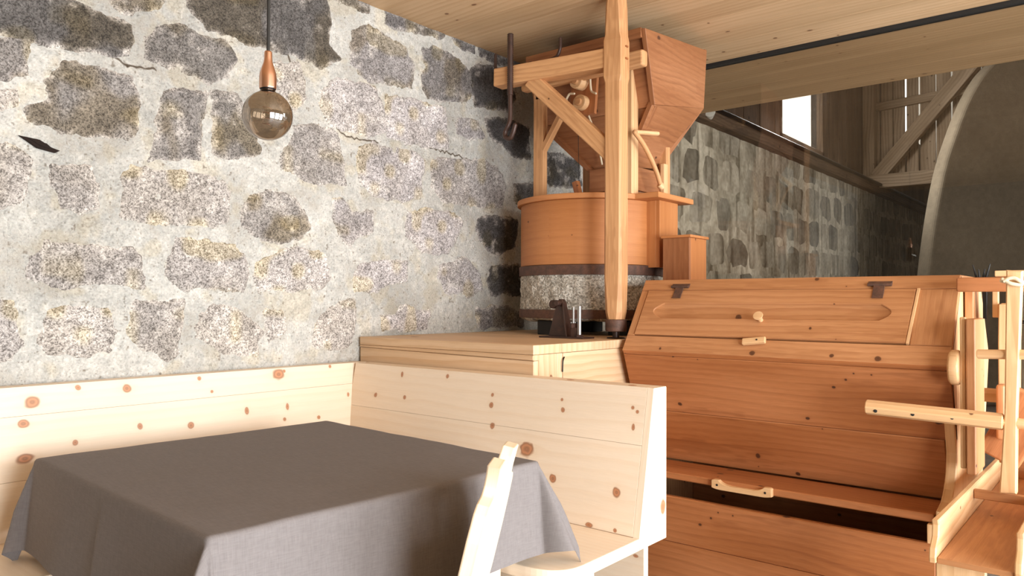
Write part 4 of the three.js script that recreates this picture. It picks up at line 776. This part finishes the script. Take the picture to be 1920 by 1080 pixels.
{
  const t = thing('shaker_lever', 'tall pale wooden lever board tied with white cord, standing in the trough', 'lever', [2.68, 0.6, -0.52]);
  plate('lever_board', t, M.light, [[2.652, 0.634, -0.51], [2.699, 0.638, -0.51], [2.703, 0.9, -0.5], [2.721, 1.358, -0.5], [2.677, 1.362, -0.5], [2.668, 0.9, -0.5]], 0.045, [0, 1, 0], { bevel: 0.004 });
  tube('cord', t, M.rope, [[2.672, 1.325, -0.49], [2.685, 1.334, -0.488], [2.7, 1.335, -0.489], [2.716, 1.325, -0.49], [2.726, 1.318, -0.505], [2.722, 1.31, -0.55], [2.7, 1.318, -0.556], [2.67, 1.325, -0.55], [2.662, 1.327, -0.52], [2.672, 1.325, -0.49]], 0.006, { seg: 60 });
  tube('cord', t, M.rope, [[2.668, 1.332, -0.492], [2.69, 1.318, -0.488], [2.718, 1.312, -0.492]], 0.006, { seg: 20 });
  rod('dowel', t, M.light, [2.59, 1.083, -0.54], [2.735, 1.089, -0.52], 0.016, 0.016, 16);
}
{
  const t = thing('shaker_bar', 'eight sided wooden bar with peg holes, lying across the front of the chest', 'bar', [2.5, 0.87, -0.5]);
  rod('bar', t, M.light, [2.243, 0.877, -0.524], [2.664, 0.866, -0.524], 0.0265, 0.0275, 8);
  rod('bar_tail', t, M.light, [2.66, 0.866, -0.524], [3.0, 0.86, -0.524], 0.017, 0.017, 12);
  for (const x of [2.28, 2.40, 2.52]) rod('peg_hole', t, M.dark, [x, 0.868, -0.5], [x, 0.868, -0.4985], 0.0065, 0.0065, 12);
}
{
  const t = thing('wooden_trough', 'open wooden trough with low shaped sides, at the right end of the chest', 'trough', [2.63, 0.0, -0.7]);
  const w = (x) => [[x, 0.535, 0.05], [x, 0.535, -1.25], [x, 0.63, -1.25], [x, 0.645, 0.015], [x, 0.63, 0.006], [x, 0.6, 0.012], [x, 0.575, 0.046], [x, 0.55, 0.054]];
  plate('side_board', t, M.light, w(2.573), 0.018, [0, 0, 1]); plate('side_board', t, M.light, w(2.772), 0.018, [0, 0, 1]);
  box('bottom_board', t, M.chest, [2.664, 0.542, -0.6], [0.18, 0.016, 1.29], 2, 0.002);
  box('cross_bar', t, M.chest, [2.664, 0.612, -0.562], [0.18, 0.03, 0.022], 0, 0.003);
  box('end_board', t, M.chest, [2.664, 0.6, -1.24], [0.18, 0.12, 0.018], 0, 0.002);
  box('leg', t, M.light, [2.62, 0.27, -0.03], [0.12, 0.53, 0.03], 1, 0.003); box('leg', t, M.light, [2.664, 0.27, -1.15], [0.18, 0.53, 0.03], 1, 0.003);
}
// ------------------------------------------------------------------ small things
for (const [p, l] of [[[0.045, 3.035, -4.13], 'white spotlight on the hall wall, the upper one of two behind the glass'], [[0.03, 2.93, -3.95], 'white spotlight on the hall wall, the lower one of two behind the glass']]) {
  const t = thing('spotlight', l, 'spotlight', p, 'white hall spotlights');
  rod('lamp_head', t, M.white, [p[0], p[1], p[2]], [p[0] + 0.05, p[1] + 0.02, p[2] + 0.1], 0.035, 0.05, 20);
  rod('stem', t, M.white, [p[0] - 0.1, p[1] - 0.01, p[2] - 0.01], [p[0], p[1], p[2] + 0.01], 0.014, 0.014, 10);
}
{
  const t = thing('wooden_wedge', 'dark rotten wooden wedge stuck in the mortar of the stone wall', 'wedge', [XW, 1.812, 1.415]);
  plate('splinter', t, M.rot, [[XW + 0.016, 1.833, 1.478], [XW + 0.014, 1.822, 1.46], [XW + 0.014, 1.797, 1.42], [XW + 0.016, 1.788, 1.36], [XW + 0.016, 1.799, 1.345], [XW + 0.016, 1.806, 1.372], [XW + 0.018, 1.828, 1.412], [XW + 0.018, 1.83, 1.44]], 0.03, [0, 0, 1], { bevel: 0.004 });
  plate('splinter', t, M.rot, [[XW + 0.022, 1.826, 1.448], [XW + 0.02, 1.803, 1.405], [XW + 0.02, 1.797, 1.365], [XW + 0.02, 1.818, 1.39]], 0.03, [0, 0, 1], { bevel: 0.003 });
}
renderer.render(scene, camera);
